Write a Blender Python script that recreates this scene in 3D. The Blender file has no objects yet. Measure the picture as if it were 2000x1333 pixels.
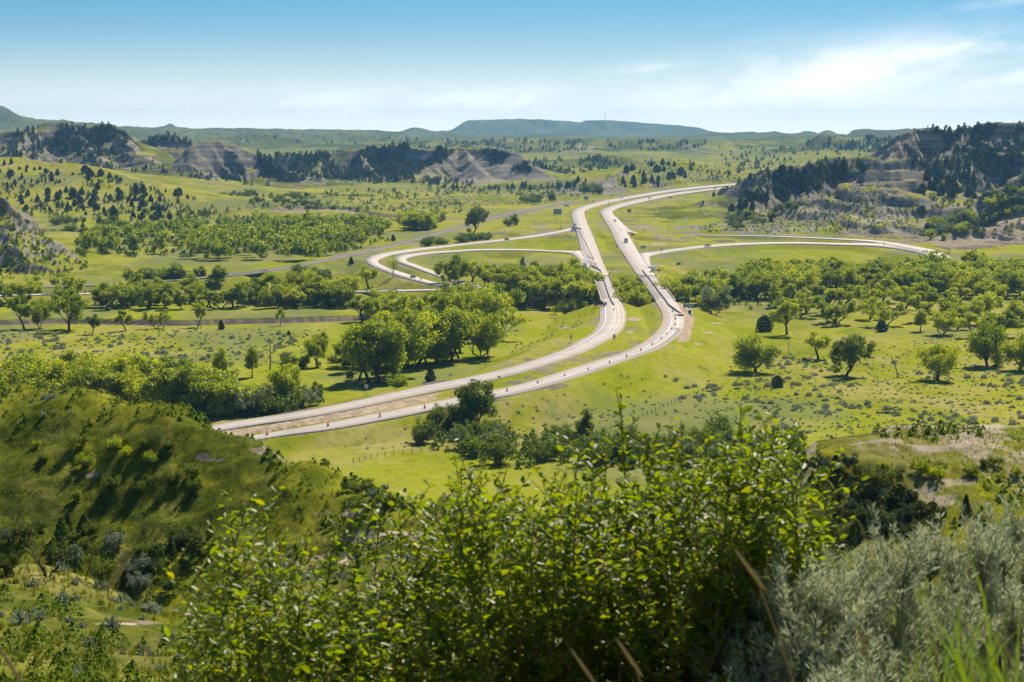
import bpy, math, random
import numpy as np
from mathutils import Vector, Matrix
rng = np.random.default_rng(7)
random.seed(7)
SC = bpy.context.scene
COL = SC.collection
# ------------------------------------------------------------------ camera model (lens 70 mm, photo frame 2000 x 1333)
F = 3889.0; CZ = 100.0; HOR = 258.0
TH = math.atan((666.5 - HOR) / F); ST, CT = math.sin(TH), math.cos(TH)
def ray(px, py):
    a = (np.asarray(px, float) - 1000) / F; b = (666.5 - np.asarray(py, float)) / F
    yc = CT + b * ST; zc = -ST + b * CT
    return a / yc, zc / yc
def PD(px, py, D):                       # point seen at a photo position at ground distance D
    tx, tz = ray(px, py); return np.array([tx * D, D + 0 * tx, CZ + tz * D])
def PZ(px, py, z):                       # same, on the level plane z
    tx, tz = ray(px, py); D = (z - CZ) / tz; return np.array([tx * D, D, z + 0 * tx])
def proj(X, Y, Z):
    c = Y * CT - (Z - CZ) * ST; u = Y * ST + (Z - CZ) * CT
    c = np.maximum(c, 0.5)
    return 1000 + F * X / c, 666.5 - F * u / c
# ------------------------------------------------------------------ noise
_T = np.random.default_rng(3).random((256, 256)).astype(np.float32)
def vnoise(x, y):
    xi = np.floor(x).astype(np.int64); yi = np.floor(y).astype(np.int64)
    fx = (x - xi).astype(np.float32); fy = (y - yi).astype(np.float32)
    fx = fx * fx * (3 - 2 * fx); fy = fy * fy * (3 - 2 * fy)
    a = _T[xi & 255, yi & 255]; b = _T[(xi + 1) & 255, yi & 255]; c = _T[xi & 255, (yi + 1) & 255]; d = _T[(xi + 1) & 255, (yi + 1) & 255]
    return (a + (b - a) * fx) * (1 - fy) + (c + (d - c) * fx) * fy
def fbm(x, y, s, o=4, g=0.5):
    r = 0; a = 1; t = 0
    for i in range(o):
        r = r + a * vnoise(x / s + 17.3 * i, y / s + 9.1 * i); t += a; a *= g; s *= 0.49
    return r / t
def ridged(x, y, s, o=4):
    r = 0; a = 1; t = 0
    for i in range(o):
        n = 1 - np.abs(2 * vnoise(x / s + 31.7 * i, y / s + 5.3 * i) - 1); r = r + a * n * n; t += a; a *= 0.5; s *= 0.5
    return r / t
def sm(a, b, x):
    t = np.clip((x - a) / (b - a), 0, 1); return t * t * (3 - 2 * t)
# ------------------------------------------------------------------ roads, as pairs of edge points in the photo with a height each
def cat(P, n):
    P = np.asarray(P, float); Q = np.vstack([2 * P[0] - P[1], P, 2 * P[-1] - P[-2]]); out = []
    for i in range(1, len(Q) - 2):
        for k in range(n):
            t = k / n; p0, p1, p2, p3 = Q[i - 1], Q[i], Q[i + 1], Q[i + 2]
            # centripetal-like damped tangents
            m1 = (p2 - p0) * 0.5; m2 = (p3 - p1) * 0.5; L = np.linalg.norm(p2[:2] - p1[:2]) + 1e-6
            for m in (m1, m2):
                l = np.linalg.norm(m[:2]); 
                if l > L * 1.1: m *= L * 1.1 / l
            out.append((2 * t**3 - 3 * t**2 + 1) * p1 + (t**3 - 2 * t**2 + t) * m1 + (-2 * t**3 + 3 * t**2) * p2 + (t**3 - t**2) * m2)
    out.append(Q[-2]); return np.array(out)
RD = {}
def road(name, rows, n=8):
    A = cat([(r[0], r[1], r[4]) for r in rows], n); B = cat([(r[2], r[3], r[4]) for r in rows], n)
    RD[name] = (PZ(A[:, 0], A[:, 1], A[:, 2]).T.copy(), PZ(B[:, 0], B[:, 1], B[:, 2]).T.copy())
road('A', [(330,846,330,859,3),(460,823,462,835.5,3.4),(580,805,582,817.5,4),(700,781.5,702,795,4.6),(820,755,823,769.5,5.4),(910,737.5,914,751.5,6),(1000,716.5,1005,730.5,6.8),
 (1050,701,1057,715,7.4),(1100,682,1110,698,8),(1125,669,1142,686,8.4),(1150,654.5,1174,670,8.7),(1162,644,1197,658,8.9),(1169,633,1215,643,9),(1172,620,1223,624,9),(1171,606,1222,607,9),(1174,590,1213,590,9),
 (1160,546,1193,546,9),(1155,531,1187,532,9),(1144,510,1177,510,9),(1134.7,490,1170,490,9.2),(1130.5,470,1162,470,9.6),(1125,450,1154,450,10),(1119.5,434,1147,435,10.4),(1116.5,423,1142.5,423,10.8),
 (1116,416.5,1141.5,416,11),(1119,411.5,1144,411.5,11.4),(1126,407.5,1150,407.8,11.8),(1139,402.5,1161.5,403.5,12.2),(1164,396,1186,397.4,12.8),(1190,390,1206,392.4,13.3),(1212.5,386,1222,389.2,13.8),(1251,379.3,1253,384,14.5),
 (1303.5,371.3,1304,375.6,15.6),(1349.5,366,1350,370,16.6),(1417,360,1417,363,18),(1480,356,1480,359,19)])
road('B', [(400,866,416,876,2.6),(520,846,531,854,3),(640,825.5,645,838.5,3.6),(760,802.5,764,817,4.4),(829,788.5,833,803,5),(910,772.3,915,786.5,5.8),(1000,754.3,1006,769,6.6),(1075,732.5,1084,748,7.4),(1150,708.5,1163,724,8),
 (1210,690.5,1229,700.5,8.5),(1250,672.5,1284,681,8.8),(1275,655,1318,660,9),(1289,640,1332,643,9),(1294.5,626,1336,629,9),(1294,614,1335,615,9),(1289,603,1328,603,9),(1277.5,585,1317,585,9),
 (1250,545.6,1287,546,9),(1243,535,1278,535,9),(1234.4,522.5,1266,522,9),(1218.7,498,1250,498,9.2),(1207,480,1239.5,480,9.5),(1192.3,450.5,1222,450.5,10),(1182.5,434,1210.5,434,10.3),(1174,420.5,1199,420.5,10.7),
 (1172,415,1196.4,414.5,11),(1175,410.8,1199.5,410.3,11.3),(1186,405,1207,407,11.7),(1205,399.3,1218,403,12.3),(1250,388.5,1252,395,13.4),(1303.5,378.8,1304,383.7,14.6),(1349.5,372.6,1350,376.6,15.6),(1399,367,1399,370.5,16.8),(1470,361,1470,364,18)])
road('C2', [(1128,431,1134,446,10.3),(1121,437,1127,450,10.1),(1113,444.3,1115,450,9.9),(1095,449.8,1096,454,9.6),(1055,457.6,1056,461,9),(992,466,992,469.3,8.6),(930,472.6,930,476,8.4),(890,477.3,890,480.8,8.2),(810,485.5,815,489.8,8),(760,492,766,497.6,8),
 (730,498.5,748,503,8),(717,505,739,507.5,8),(714.5,510,738,510.5,8),(720,516,743,516.5,8),(735,523.5,760,524,8),(760,533.5,790,534,8),(790,543,828,545.5,7.6),(833,554,870,556,7),(900,566,925,562,6.6)])
road('C1', [(1150,519,1160,539,9),(1145,508,1147,526.7,9),(1140,498,1133,514,9),(1134,490.8,1123.5,501.5,9),(1119,490.4,1113.6,495.2,9),(1080,489.6,1080,492.5,8.8),(1030,487.3,1030,490,8.6),(930,486.8,930,490.2,8.4),(890,489,890,492.6,8.3),(830,493,836,496.5,8.2),(790,497.5,811,500,8),
 (775,501.5,797,503.5,8),(770,506,792.5,507.5,8),(775,511,797,511.5,8),(790,517,820,520,8),(840,535,862,535,8),(885,551,905,549,7.4),(930,565,950,560,6.8)])
road('D1', [(1203,423,1196,430,10.3),(1211,431.8,1203,439,10.1),(1221.5,441.5,1212,449,10.1),(1231,450,1222,454,9.9),(1242.5,454,1237,455.6,9.7),(1252,456.3,1250,457.6,9.5),(1300,457.8,1300,459,9.5),(1400,459.3,1400,460.5,9.5),(1490,460.5,1490,461.9,9.5),(1555,462.6,1555,464.3,9.5),(1620,465,1620,467.3,9.5),(1685,468.3,1684,471.3,9.5),(1727,471.8,1722,476,9.4),
 (1782,480.3,1772,486,9.2),(1825,488.7,1805,494.5,9),(1851,498.5,1826,503.5,9),(1861,508,1833,512,8.6),(1862,520,1832,522,8)])
road('D2', [(1262,519,1272,522,9),(1252,505,1269,508,9.1),(1249,495.5,1268.5,502,9.2),(1263,493.4,1271,499.5,9.2),(1278.6,491.8,1280,497.3,9.2),(1310,487,1311,491.6,9.2),(1376,479.3,1377,483.9,9.2),(1457,474.6,1457,478.8,9.2),(1555,473.3,1555,477,9.2),(1652,475.2,1651,479.6,9.2),(1717,476.2,1715,482,9.2),(1770,482,1764,488,9.1),(1812,488.5,1797,495,9),(1843,500,1824,505,8.8)])
road('R', [(1120,391.5,1121,393.4,12.5),(1066,402.5,1067,405,11.8),(1000,416,1002,419,11),(955,426.5,957,429.7,10.3),(900,440.5,902,444,9.6),(850,455,852,458.8,9),(800,468.5,802,472.5,8.6),(750,481.5,752,485.5,8.2),(700,492.5,702,496.5,8),(640,505,641,509,7.6),(580,517,581,520.6,7.4),(520,527.5,520,530.7,7.2),(450,536,450,539,7),(320,547,320,550,5),(190,555,190,558,3.5),(90,559,90,562,3),(-60,565,-60,568,3)])
road('K', [(1060,556,1060,560,6.8),(980,562,975,566.5,6.8),(925,563,925,567.5,6.8),(870,564.3,870,567.5,6.5),(775,566.6,775,569.6,6.3),(690,568.2,690,571.2,6.2),(600,569.5,600,572,5.2),(500,570.2,500,572.4,4.6),(400,570.6,400,572.8,4.4),(300,570.8,300,573,4.2),(150,573,150,575.5,4),(-60,577,-60,580,4)])
BR = (1072.0, 1266.0)                      # the freeway bridges span this stretch
def centre(name):
    A, B = RD[name]; c = (A + B) / 2; hw = np.linalg.norm((A - B)[:, :2], axis=1) / 2
    return c, hw
# ------------------------------------------------------------------ hills: crest polylines (photo x, photo y, distance), front width, back width, profile, bare share
HILLS = [
 ('a', [(-300,250,3700),(0,258,3650),(60,241,3600),(105,238,3600),(150,243,3550),(205,240,3550),(235,255,3500),(262,275,3450),(290,290,3400)], 265, 500, .3, 'tan'),
 ('b', [(335,318,3050),(370,288,3050),(398,275,3080),(430,273,3120),(470,284,3150),(510,302,3150),(545,322,3150),(568,350,3100)], 165, 240, .6, 'grey'),
 ('c', [(265,285,3600),(290,270,3600),(340,268,3600),(375,280,3600)], 130, 200, .7, 'red'),
 ('d', [(-300,300,2600),(0,308,2520),(50,315,2500),(120,325,2460),(170,333,2420),(210,341,2400),(260,352,2380),(330,364,2340),(400,381,2280),(440,402,2180),(463,428,2100)], 460, 300, .03, 'tan'),
 ('e', [(-400,330,1560),(-150,352,1500),(0,385,1470),(20,400,1465),(50,420,1460),(70,448,1460),(100,470,1465),(140,498,1470),(180,524,1480)], 118, 120, .42, 'grey'),
 ('f', [(540,306,3600),(590,300,3600),(640,297,3600),(700,286,3600),(760,280,3580),(800,284,3560),(850,289,3540),(895,285,3520),(950,291,3500),(1000,303,3480),(1050,322,3420),(1095,342,3350),(1130,356,3300)], 245, 300, .24, 'grey'),
 ('f', [(895,286,3520),(860,310,3400),(820,330,3330),(775,350,3260),(755,358,3240)], 85, 90, .45, 'grey'),
 ('f', [(905,290,3500),(925,318,3400),(950,342,3320),(972,361,3250)], 120, 110, .9, 'grey'),
 ('f', [(830,318,3400),(840,345,3290),(848,364,3230)], 80, 80, .8, 'grey'),
 ('f', [(1000,304,3480),(1040,333,3370),(1085,358,3270)], 120, 110, .9, 'grey'),
 ('f', [(955,289,3480),(1002,299,3420),(1045,317,3350),(1082,345,3280)], 190, 160, .95, 'grey'), ('h', [(1163,381,2880),(1172,368,2930),(1188,350,3000),(1212,335,3080)], 48, 90, 1.0, 'grey'),
 ('g', [(1040,312,4300),(1100,311,4250),(1150,309,4200),(1178,300,4200),(1200,305,4200),(1228,325,4150)], 200, 260, .5, 'grey'),
 ('h', [(1166,378,2960),(1178,360,2980),(1195,340,3050),(1225,327,3150),(1265,319,3250),(1300,307,3340),(1330,314,3380),(1380,325,3460),(1440,338,3520),(1500,347,3570),(1560,352,3600)], 205, 260, .36, 'grey'),
 ('i', [(480,287,6500),(640,280,6450),(760,277,6400),(860,273,6300),(930,272,6200),(1000,272,6200),(1100,271.5,6150),(1200,272,6100),(1300,272.5,6050),(1370,275,5950),(1430,287,5800)], 480, 3000, .3, 'tan'),
 ('i', [(1130,276,6000),(1125,290,5700),(1120,298,5500)], 130, 130, .6, 'tan'),
 ('i', [(1340,275,5950),(1350,290,5600),(1365,299,5400)], 130, 130, .6, 'tan'),
 ('j', [(862,259.5,16000),(878,255,16000),(895,245.5,16000),(913,235.5,16000),(945,234.5,16000),(970,235.5,15900),(988,233,16100),(1080,234.5,16100),(1128,237.5,16100),(1142,240.5,16000),(1160,235,16000),(1220,236,16000),(1250,240,16000),(1300,243.5,16000),(1335,246,16000),(1370,250,16000),(1400,257,16000),(1440,260,16000)], 2300, 2500, 0, 'far'),
 ('k', [(795,258,12500),(815,251.5,12500),(828,248.5,12500),(842,251,12500),(865,259,12500)], 650, 700, 0, 'far'),
 ('k', [(310,249,11500),(325,246,11500),(334,241.5,11500),(343,246,11500),(362,250,11500)], 420, 500, 0, 'far'),
 ('k', [(-400,175,9500),(-150,188,9500),(0,206,9500),(25,215,9500),(60,230,9500),(112,238.5,9300),(180,248,9000)], 1100, 1500, .05, 'far'),
 ('k', [(225,249,9500),(260,247,9500),(300,249,9500),(400,250.5,9800),(520,251,10000),(600,253.5,10500),(700,254,10500),(780,257,10500)], 900, 1500, .1, 'far'),
 ('k', [(645,262,8800),(665,259,8800),(685,259,8800),(700,262.5,8800)], 350, 300, 0, 'far'),
 ('k', [(742,267.5,7600),(756,263.5,7600),(770,267.5,7600)], 170, 180, .3, 'grey'),
 ('k', [(455,266,7000),(480,262.5,7000),(520,263,7000),(545,267,7000)], 260, 300, .3, 'far'),
 ('k', [(1400,260,10500),(1450,257.5,10500),(1500,258.5,10500),(1512,256,10500),(1530,259.5,10500)], 800, 1200, .1, 'far'),
 ('k', [(1560,261,11500),(1572,257,11500),(1585,255.5,11500),(1600,260,11500)], 420, 500, .1, 'far'),
 ('k', [(1606,260,11000),(1618,255,11000),(1632,255,11000),(1648,260.5,11000)], 420, 500, .1, 'far'),
 ('k', [(1480,270,7500),(1520,263,7500),(1550,264,7500),(1580,270,7500)], 350, 400, .3, 'grey'),
 ('k', [(1661,265,8500),(1672,254,8500),(1690,252,8500),(1750,251.5,8500),(1800,251,8500),(1880,252,8500)], 420, 900, .3, 'far'),
 ('l', [(1552,288,5200),(1585,274,5200),(1605,264.5,5200),(1630,261.5,5200),(1660,266,5150),(1700,268,5150),(1770,264,5100),(1850,262,5000)], 330, 450, .35, 'grey'),
 ('m', [(1702,305,2760),(1722,286,2760),(1745,272,2750),(1765,258,2740),(1787,247,2720),(1830,252,2700),(1880,252,2680),(1905,242,2660),(1935,236,2640),(2000,236,2600),(2150,225,2600),(2500,200,2600)], 135, 400, .66, 'tan'),
 ('m', [(1800,310,2460),(1830,298,2480),(1860,290,2520),(1900,280,2560),(1950,280,2560),(2000,300,2500)], 90, 150, .95, 'pale'),
 ('n', [(1405,388,2280),(1425,374,2260),(1452,358,2250),(1480,346,2250),(1520,330,2250),(1580,316,2260),(1640,309,2270),(1700,311,2280),(1760,311,2300),(1840,309,2350),(1920,300,2400),(2000,295,2400),(2200,290,2400)], 185, 300, .5, 'grey'),
 ('n', [(1405,388,2280),(1375,402,2200),(1340,425,2060),(1310,441,1960)], 70, 90, .5, 'grey'),
 ('o', [(1330,452,1830),(1430,440,1870),(1500,430,1880),(1560,412,1900),(1620,388,1930),(1680,355,1970),(1722,334,2000),(1755,333,2030),(1800,345,2060),(1850,360,2080)], 205, 140, .72, 'tan'),
 ('p', [(1930,400,1880),(1965,362,1900),(2000,328,1930),(2100,300,1950)], 110, 150, .8, 'grey'),
 ('q', [(1812,474,1640),(1850,463,1660),(1900,450,1690),(1950,438,1720),(2000,424,1750),(2200,400,1800)], 65, 110, .9, 'red'),
 ('r', [(1790,462,1800),(1720,457,1800),(1660,452,1810),(1600,449,1825),(1540,448,1850),(1490,452,1860)], 34, 60, .95, 'pale'),
 ('f', [(640,298,3580),(610,330,3420),(590,350,3340)], 70, 80, .2, 'grey'), ('f', [(720,284,3580),(700,320,3430),(690,350,3330)], 75, 80, .3, 'grey'),
 ('a', [(60,243,3580),(40,275,3400),(30,305,3250)], 110, 110, .5, 'tan'), ('a', [(150,245,3520),(160,275,3380),(180,300,3250)], 110, 110, .6, 'tan'), ('a', [(235,258,3480),(265,290,3300),(300,315,3180)], 100, 110, .6, 'tan'),
 ('n', [(1500,338,2240),(1470,385,2080),(1450,410,2000)], 55, 60, .4, 'grey'), ('n', [(1610,312,2250),(1590,350,2130),(1570,380,2040)], 60, 60, .5, 'grey'), ('m', [(1890,250,2660),(1850,300,2500),(1800,335,2350)], 80, 80, .7, 'tan'), ('m', [(1790,250,2700),(1750,290,2560),(1720,330,2420)], 70, 80, .7, 'tan'),
]
# ------------------------------------------------------------------ the terrain grid: rows at constant Y, columns at constant X / (Y + 10)
rows = [np.arange(-8, 30, .6), np.arange(30, 100, .7), np.arange(100, 300, .45), np.arange(300, 460, 1.0), np.arange(460, 1300, 2.0), np.arange(1300, 1800, 2.2), np.arange(1800, 3700, 4.5), np.geomspace(3700, 7000, 200)[:-1], np.geomspace(7000, 19300, 150)]
YR = np.concatenate(rows)
tc = np.linspace(-.275, .275, 720); side = np.geomspace(.277, 1.3, 34)
TC = np.concatenate([-side[::-1], tc, side])
NR, NC = len(YR), len(TC)
Yg = np.repeat(YR[:, None], NC, 1).astype(np.float64); Xg = Yg * 0 + TC[None, :] * (Yg + 10)
BASE = ([-10, 430, 1300, 1450, 1700, 2000, 2800, 3500, 4500, 6000, 8000, 12000, 30000], [0, 0, 0, 3, 6.5, 8.5, 12, 20, 31, 42, 54, 62, 62])
def base_level(X, Y):
    z = np.interp(Y, *BASE); px = 1000 + F * X / np.maximum(Y, 1)
    z = z + 24 * sm(620, 250, px) * sm(2500, 3100, Y) * sm(9000, 5000, Y)
    z = z + 16 * sm(1380, 1650, px) * sm(2300, 3000, Y) * sm(8000, 5000, Y)
    return z
NEAR = {
 -300: [(-10,99.2),(0,98.3),(6,97.2),(20,93),(50,85.2),(70,80.2),(90,77.8),(120,73.3),(145,63),(175,49),(205,45),(235,55),(262,64),(275,65),(300,60),(350,30),(420,3),(450,0)],
 0: [(-10,99.2),(0,98.3),(6,97.2),(20,93),(50,85.2),(70,80.2),(90,77.8),(120,73),(145,62),(175,48),(205,44.5),(235,54.5),(262,64.2),(272,65),(300,60),(350,30),(420,3),(450,0)],
 150: [(-10,99.2),(0,98.3),(6,97.2),(20,93),(50,85.2),(70,80.2),(90,77.5),(120,72.3),(145,60),(175,46),(203,43.5),(232,54),(257,64.8),(266,65.4),(295,60),(350,28),(420,2),(450,0)],
 330: [(-10,99.2),(0,98.3),(6,97.2),(20,93),(50,85),(70,80),(90,77),(116,71.6),(140,59),(175,45),(198,43),(225,54),(245,64.2),(252,65),(275,59),(335,26),(410,2),(450,0)],
 480: [(-10,99.2),(0,98.3),(6,97.2),(20,93),(50,85),(75,79.5),(100,75.5),(125,70.8),(148,61),(178,48),(200,48),(222,55.5),(236,62),(242,62.9),(262,57),(330,22),(400,2),(450,0)],
 600: [(-10,99.2),(0,98.3),(6,97.4),(20,93.5),(50,86),(75,80.5),(100,77),(135,70.5),(155,61),(178,50),(196,50.5),(214,56),(227,61),(233,61.6),(253,56),(320,20),(395,2),(450,0)],
 750: [(-10,99.2),(0,98.3),(6,97.4),(20,94),(50,86.5),(75,82),(110,76),(150,69.5),(166,62),(182,55),(196,56),(208,60),(216,61.4),(236,56),(305,20),(390,1),(450,0)],
 880: [(-10,99.2),(0,98.3),(6,97.4),(20,94),(50,87),(80,82),(120,75.5),(150,70.8),(165,68.2),(182,64),(195,62.8),(215,56),(290,18),(370,1),(450,0)],
 1000: [(-10,99.2),(0,98.3),(6,97.4),(20,94),(50,87),(80,81),(120,74),(150,69.6),(175,65),(200,57),(270,20),(350,1),(450,0)],
 1200: [(-10,99.2),(0,98.3),(6,97.4),(20,94),(50,86),(100,73),(140,63),(180,52),(240,24),(320,1),(450,0)],
 1450: [(-10,99.2),(0,98.4),(6,97.6),(20,94),(50,86),(100,73),(150,58),(195,46),(235,43),(258,48),(280,43),(340,12),(400,0),(450,0)],
 1600: [(-10,99.2),(0,98.4),(6,97.7),(20,94),(50,86),(100,73.5),(150,56),(185,46),(210,46.5),(240,52),(262,57.5),(280,56.5),(335,22),(400,0),(450,0)],
 1750: [(-10,99.2),(0,98.4),(6,97.8),(20,94),(50,86),(100,73),(150,55),(180,46),(205,47),(228,51),(240,52.5),(254,57),(264,59.2),(288,58),(340,28),(410,0),(450,0)],
 1900: [(-10,99.2),(0,98.4),(6,97.9),(20,94.5),(50,86),(100,73),(150,55),(180,46),(205,47.5),(228,52),(240,53.5),(252,56.6),(262,58.6),(290,57.5),(345,28),(410,0),(450,0)],
 2050: [(-10,99.2),(0,98.4),(6,98),(20,95),(50,87),(100,74),(150,57),(180,47),(205,48),(228,52.5),(240,53.5),(252,56),(262,57.6),(290,57),(345,28),(410,0),(450,0)]}
def near_level(X, Y):
    px = 1000 + F * .992 * X / np.maximum(Y, 3.0)
    ks = sorted(NEAR); H = np.array([np.interp(YR, [a for a, _ in NEAR[k]], [b for _, b in NEAR[k]]) for k in ks])
    ker = np.array([1, 4, 6, 4, 1.]) ; ker /= ker.sum()
    Hp = np.pad(H, ((0, 0), (12, 12)), mode='edge')
    for _ in range(5): Hp = np.apply_along_axis(lambda v: np.convolve(v, ker, 'same'), 1, Hp)
    H = Hp[:, 12:-12]
    ci = np.clip(np.interp(px, ks, np.arange(len(ks))), 0, len(ks) - 1.001); i = ci.astype(int); f = ci - i; f = f * f * (3 - 2 * f) * .6 + f * .4
    r = np.repeat(np.arange(len(YR))[:, None], X.shape[1], 1)
    return H[i, r] * (1 - f) + H[np.minimum(i + 1, len(ks) - 1), r] * f
BL = base_level(Xg, Yg)
Z = BL.copy()
Z += (fbm(Xg, Yg, 170, 3) - .5) * 3.2 * sm(430, 520, Yg) + (fbm(Xg + 900, Yg, 900, 4) - .5) * 40 * sm(3600, 6500, Yg)
BARE = np.zeros_like(Z); KIND = np.zeros(Z.shape, np.int8); HILLN = np.zeros_like(Z)
KN = {'tan': 1, 'grey': 2, 'red': 3, 'pale': 4, 'far': 5}; SEG = np.zeros(Z.shape, np.int8)
best = Z.copy()
for hi, (seg, pts, wf, wb, bare, kind) in enumerate(HILLS):
    P = cat([(a, b, c) for a, b, c in pts], 3); W = PD(P[:, 0], P[:, 1], P[:, 2]).T
    m = max(wf, wb) * 1.25
    r0, r1 = np.searchsorted(YR, [W[:, 1].min() - m, W[:, 1].max() + m])
    if seg == 'i' and wb > 2000: r1 = NR
    Xs, Ys = Xg[r0:r1], Yg[r0:r1]
    wx = Xs + (fbm(Xs, Ys, wf * .6, 3) - .5) * wf * .3; wy = Ys + (fbm(Xs + 500, Ys, wf * .6, 3) - .5) * wf * .3
    bd = np.full(Xs.shape, 1e9); bz = np.zeros(Xs.shape); by = np.zeros(Xs.shape); bu = np.zeros(Xs.shape); acc = 0.0
    # unwarped near the crest so the skyline stays put
    for k in range(len(W) - 1):
        a, b = W[k], W[k + 1]; d = b - a; L2 = d[0] ** 2 + d[1] ** 2 + 1e-6
        t = np.clip(((wx - a[0]) * d[0] + (wy - a[1]) * d[1]) / L2, 0, 1)
        cx, cy = a[0] + t * d[0], a[1] + t * d[1]; dist = np.hypot(wx - cx, wy - cy); q = dist < bd
        bd = np.where(q, dist, bd); bz = np.where(q, a[2] + t * d[2], bz); by = np.where(q, cy, by); bu = np.where(q, acc + t * math.sqrt(L2), bu); acc += math.sqrt(L2)
    w = np.where(wy < by, wf, wb); s = np.clip(1 - bd / w, 0, 1)
    pf = .8 * s + .2 * s * s * (3 - 2 * s)
    if seg == 'i' and wb > 2000: pf = np.where(wy > by, sm(0, .3, s), pf)
    if seg in 'mr': pf = .3 * pf + .7 * sm(.25, .75, s)
    if seg == 'j': pf = .42 * s + .58 * sm(.62, .9, s)
    hh = np.maximum(bz - BL[r0:r1], 0)
    if seg in 'jk':
        er = ((.6 * ridged(bu + 3000, bd * .3, wf * .3, 4) + .4 * ridged(Xs, Ys, wf * .3, 4)) - .6) * hh * 1.25 * 4 * s * (1 - s)
    else:
        gs = max(wf * .42, 34); ga = .62 * ridged(bu + 3000, bd * .28 + 900, gs, 4) + .38 * ridged(Xs, Ys, gs * .8, 4); er = -(1 - ga) ** 1.15 * hh * (.45 if seg in 'hdo' else 1.15) * np.clip(4.0 * s * (1 - s), 0, 1) ** .8 + .1 * hh * s * (1 - s)
    h = BL[r0:r1] + hh * pf + er * (s > 0)
    if seg in 'abcmnoqp':                     # hard layers stand proud: steps in the slope
        st = 13.0; fr = (h / st + fbm(Xs, Ys, 120, 3) * 2.6) % 1.0
        h = h + (sm(.25, .6, fr) - fr) * st * (.75 if seg == 'o' else .3) * (s > .02) * np.clip(s * 5, 0, 1)
    q = (h > best[r0:r1]) & (s > 0)
    best[r0:r1] = np.where(q, h, best[r0:r1]); BARE[r0:r1] = np.where(q, bare * np.clip(s * 4, 0, 1), BARE[r0:r1])
    KIND[r0:r1] = np.where(q, KN[kind], KIND[r0:r1]); HILLN[r0:r1] = np.where(q, np.clip(hh / 20, 0, 1) * s, HILLN[r0:r1])
    SEG[r0:r1] = np.where(q & (s > .04), ord(seg), SEG[r0:r1])
Z = best
Z += (fbm(Xg, Yg, 42, 4) - .5) * (2.0 * sm(500, 1500, Yg) + 4 * HILLN) * sm(430, 700, Yg) * (1 + 1.2 * sm(3000, 7000, Yg))
nr = Yg < 452
Zn = near_level(Xg, Yg)
amp = sm(8, 60, Yg) * sm(450, 330, Yg)
rg = ridged(Xg + 40, Yg, 34, 4)
Zn = Zn + (rg - .45) * (5.0 - 3.2 * sm(1350, 1600, 1000 + F * Xg / np.maximum(Yg, 5))) * sm(95, 150, Yg) * sm(420, 300, Yg) * np.where(np.abs(Yg - 262) < 14, .45, 1) + (fbm(Xg, Yg, 9, 4) - .5) * 1.5 * amp + (fbm(Xg + 70, Yg, 2.2, 3) - .5) * .5 * sm(2, 30, Yg) * sm(450, 300, Yg)
wgt = sm(452, 415, Yg)
Z = np.where(nr, Zn * wgt + Z * (1 - wgt), Z)
PXg, PYg = proj(Xg, Yg, Z)
# the river's cut banks: a dropped channel with a steep far bank
def trench(pts, width, depth, wall=2.5):
    P = cat([(a, b, 0) for a, b in pts], 5); W = PZ(P[:, 0], P[:, 1], 0.0).T
    m = width + 30; r0, r1 = np.searchsorted(YR, [W[:, 1].min() - m, W[:, 1].max() + m]); Xs, Ys = Xg[r0:r1], Yg[r0:r1]; bd = np.full(Xs.shape, 1e9); sg = np.zeros(Xs.shape)
    for k in range(len(W) - 1):
        a, b = W[k], W[k + 1]; d = b - a; t = np.clip(((Xs - a[0]) * d[0] + (Ys - a[1]) * d[1]) / (d[0] ** 2 + d[1] ** 2), 0, 1)
        dist = np.hypot(Xs - a[0] - t * d[0], Ys - a[1] - t * d[1]); q = dist < bd; bd = np.where(q, dist, bd); sg = np.where(q, Ys - a[1] - t * d[1], sg)
    k = np.where(sg > 0, sm(width + wall, width, bd), sm(width + 12, width, bd))
    Z[r0:r1] -= depth * k; BARE[r0:r1] = np.maximum(BARE[r0:r1], .95 * sm(.25, .6, k)); KIND[r0:r1] = np.where(k > .2, 3, KIND[r0:r1])
trench([(-60,626),(60,624),(120,622),(330,628),(450,625),(560,623),(660,620),(740,616),(800,612)], 9, 3.2)
trench([(60,468),(160,466),(220,470),(300,478)], 14, 6)
trench([(560,438),(640,432),(720,437),(800,440)], 12, 4)
trench([(560,392),(640,396),(720,400)], 10, 4)
rb = sm(BR[0] - 2, BR[0] + 16, Yg) * sm(BR[1] + 2, BR[1] - 16, Yg) * sm(940, 1020, PXg) * sm(1560, 1480, PXg)
Z = Z * (1 - rb) + np.minimum(Z, -2.5) * rb
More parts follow.
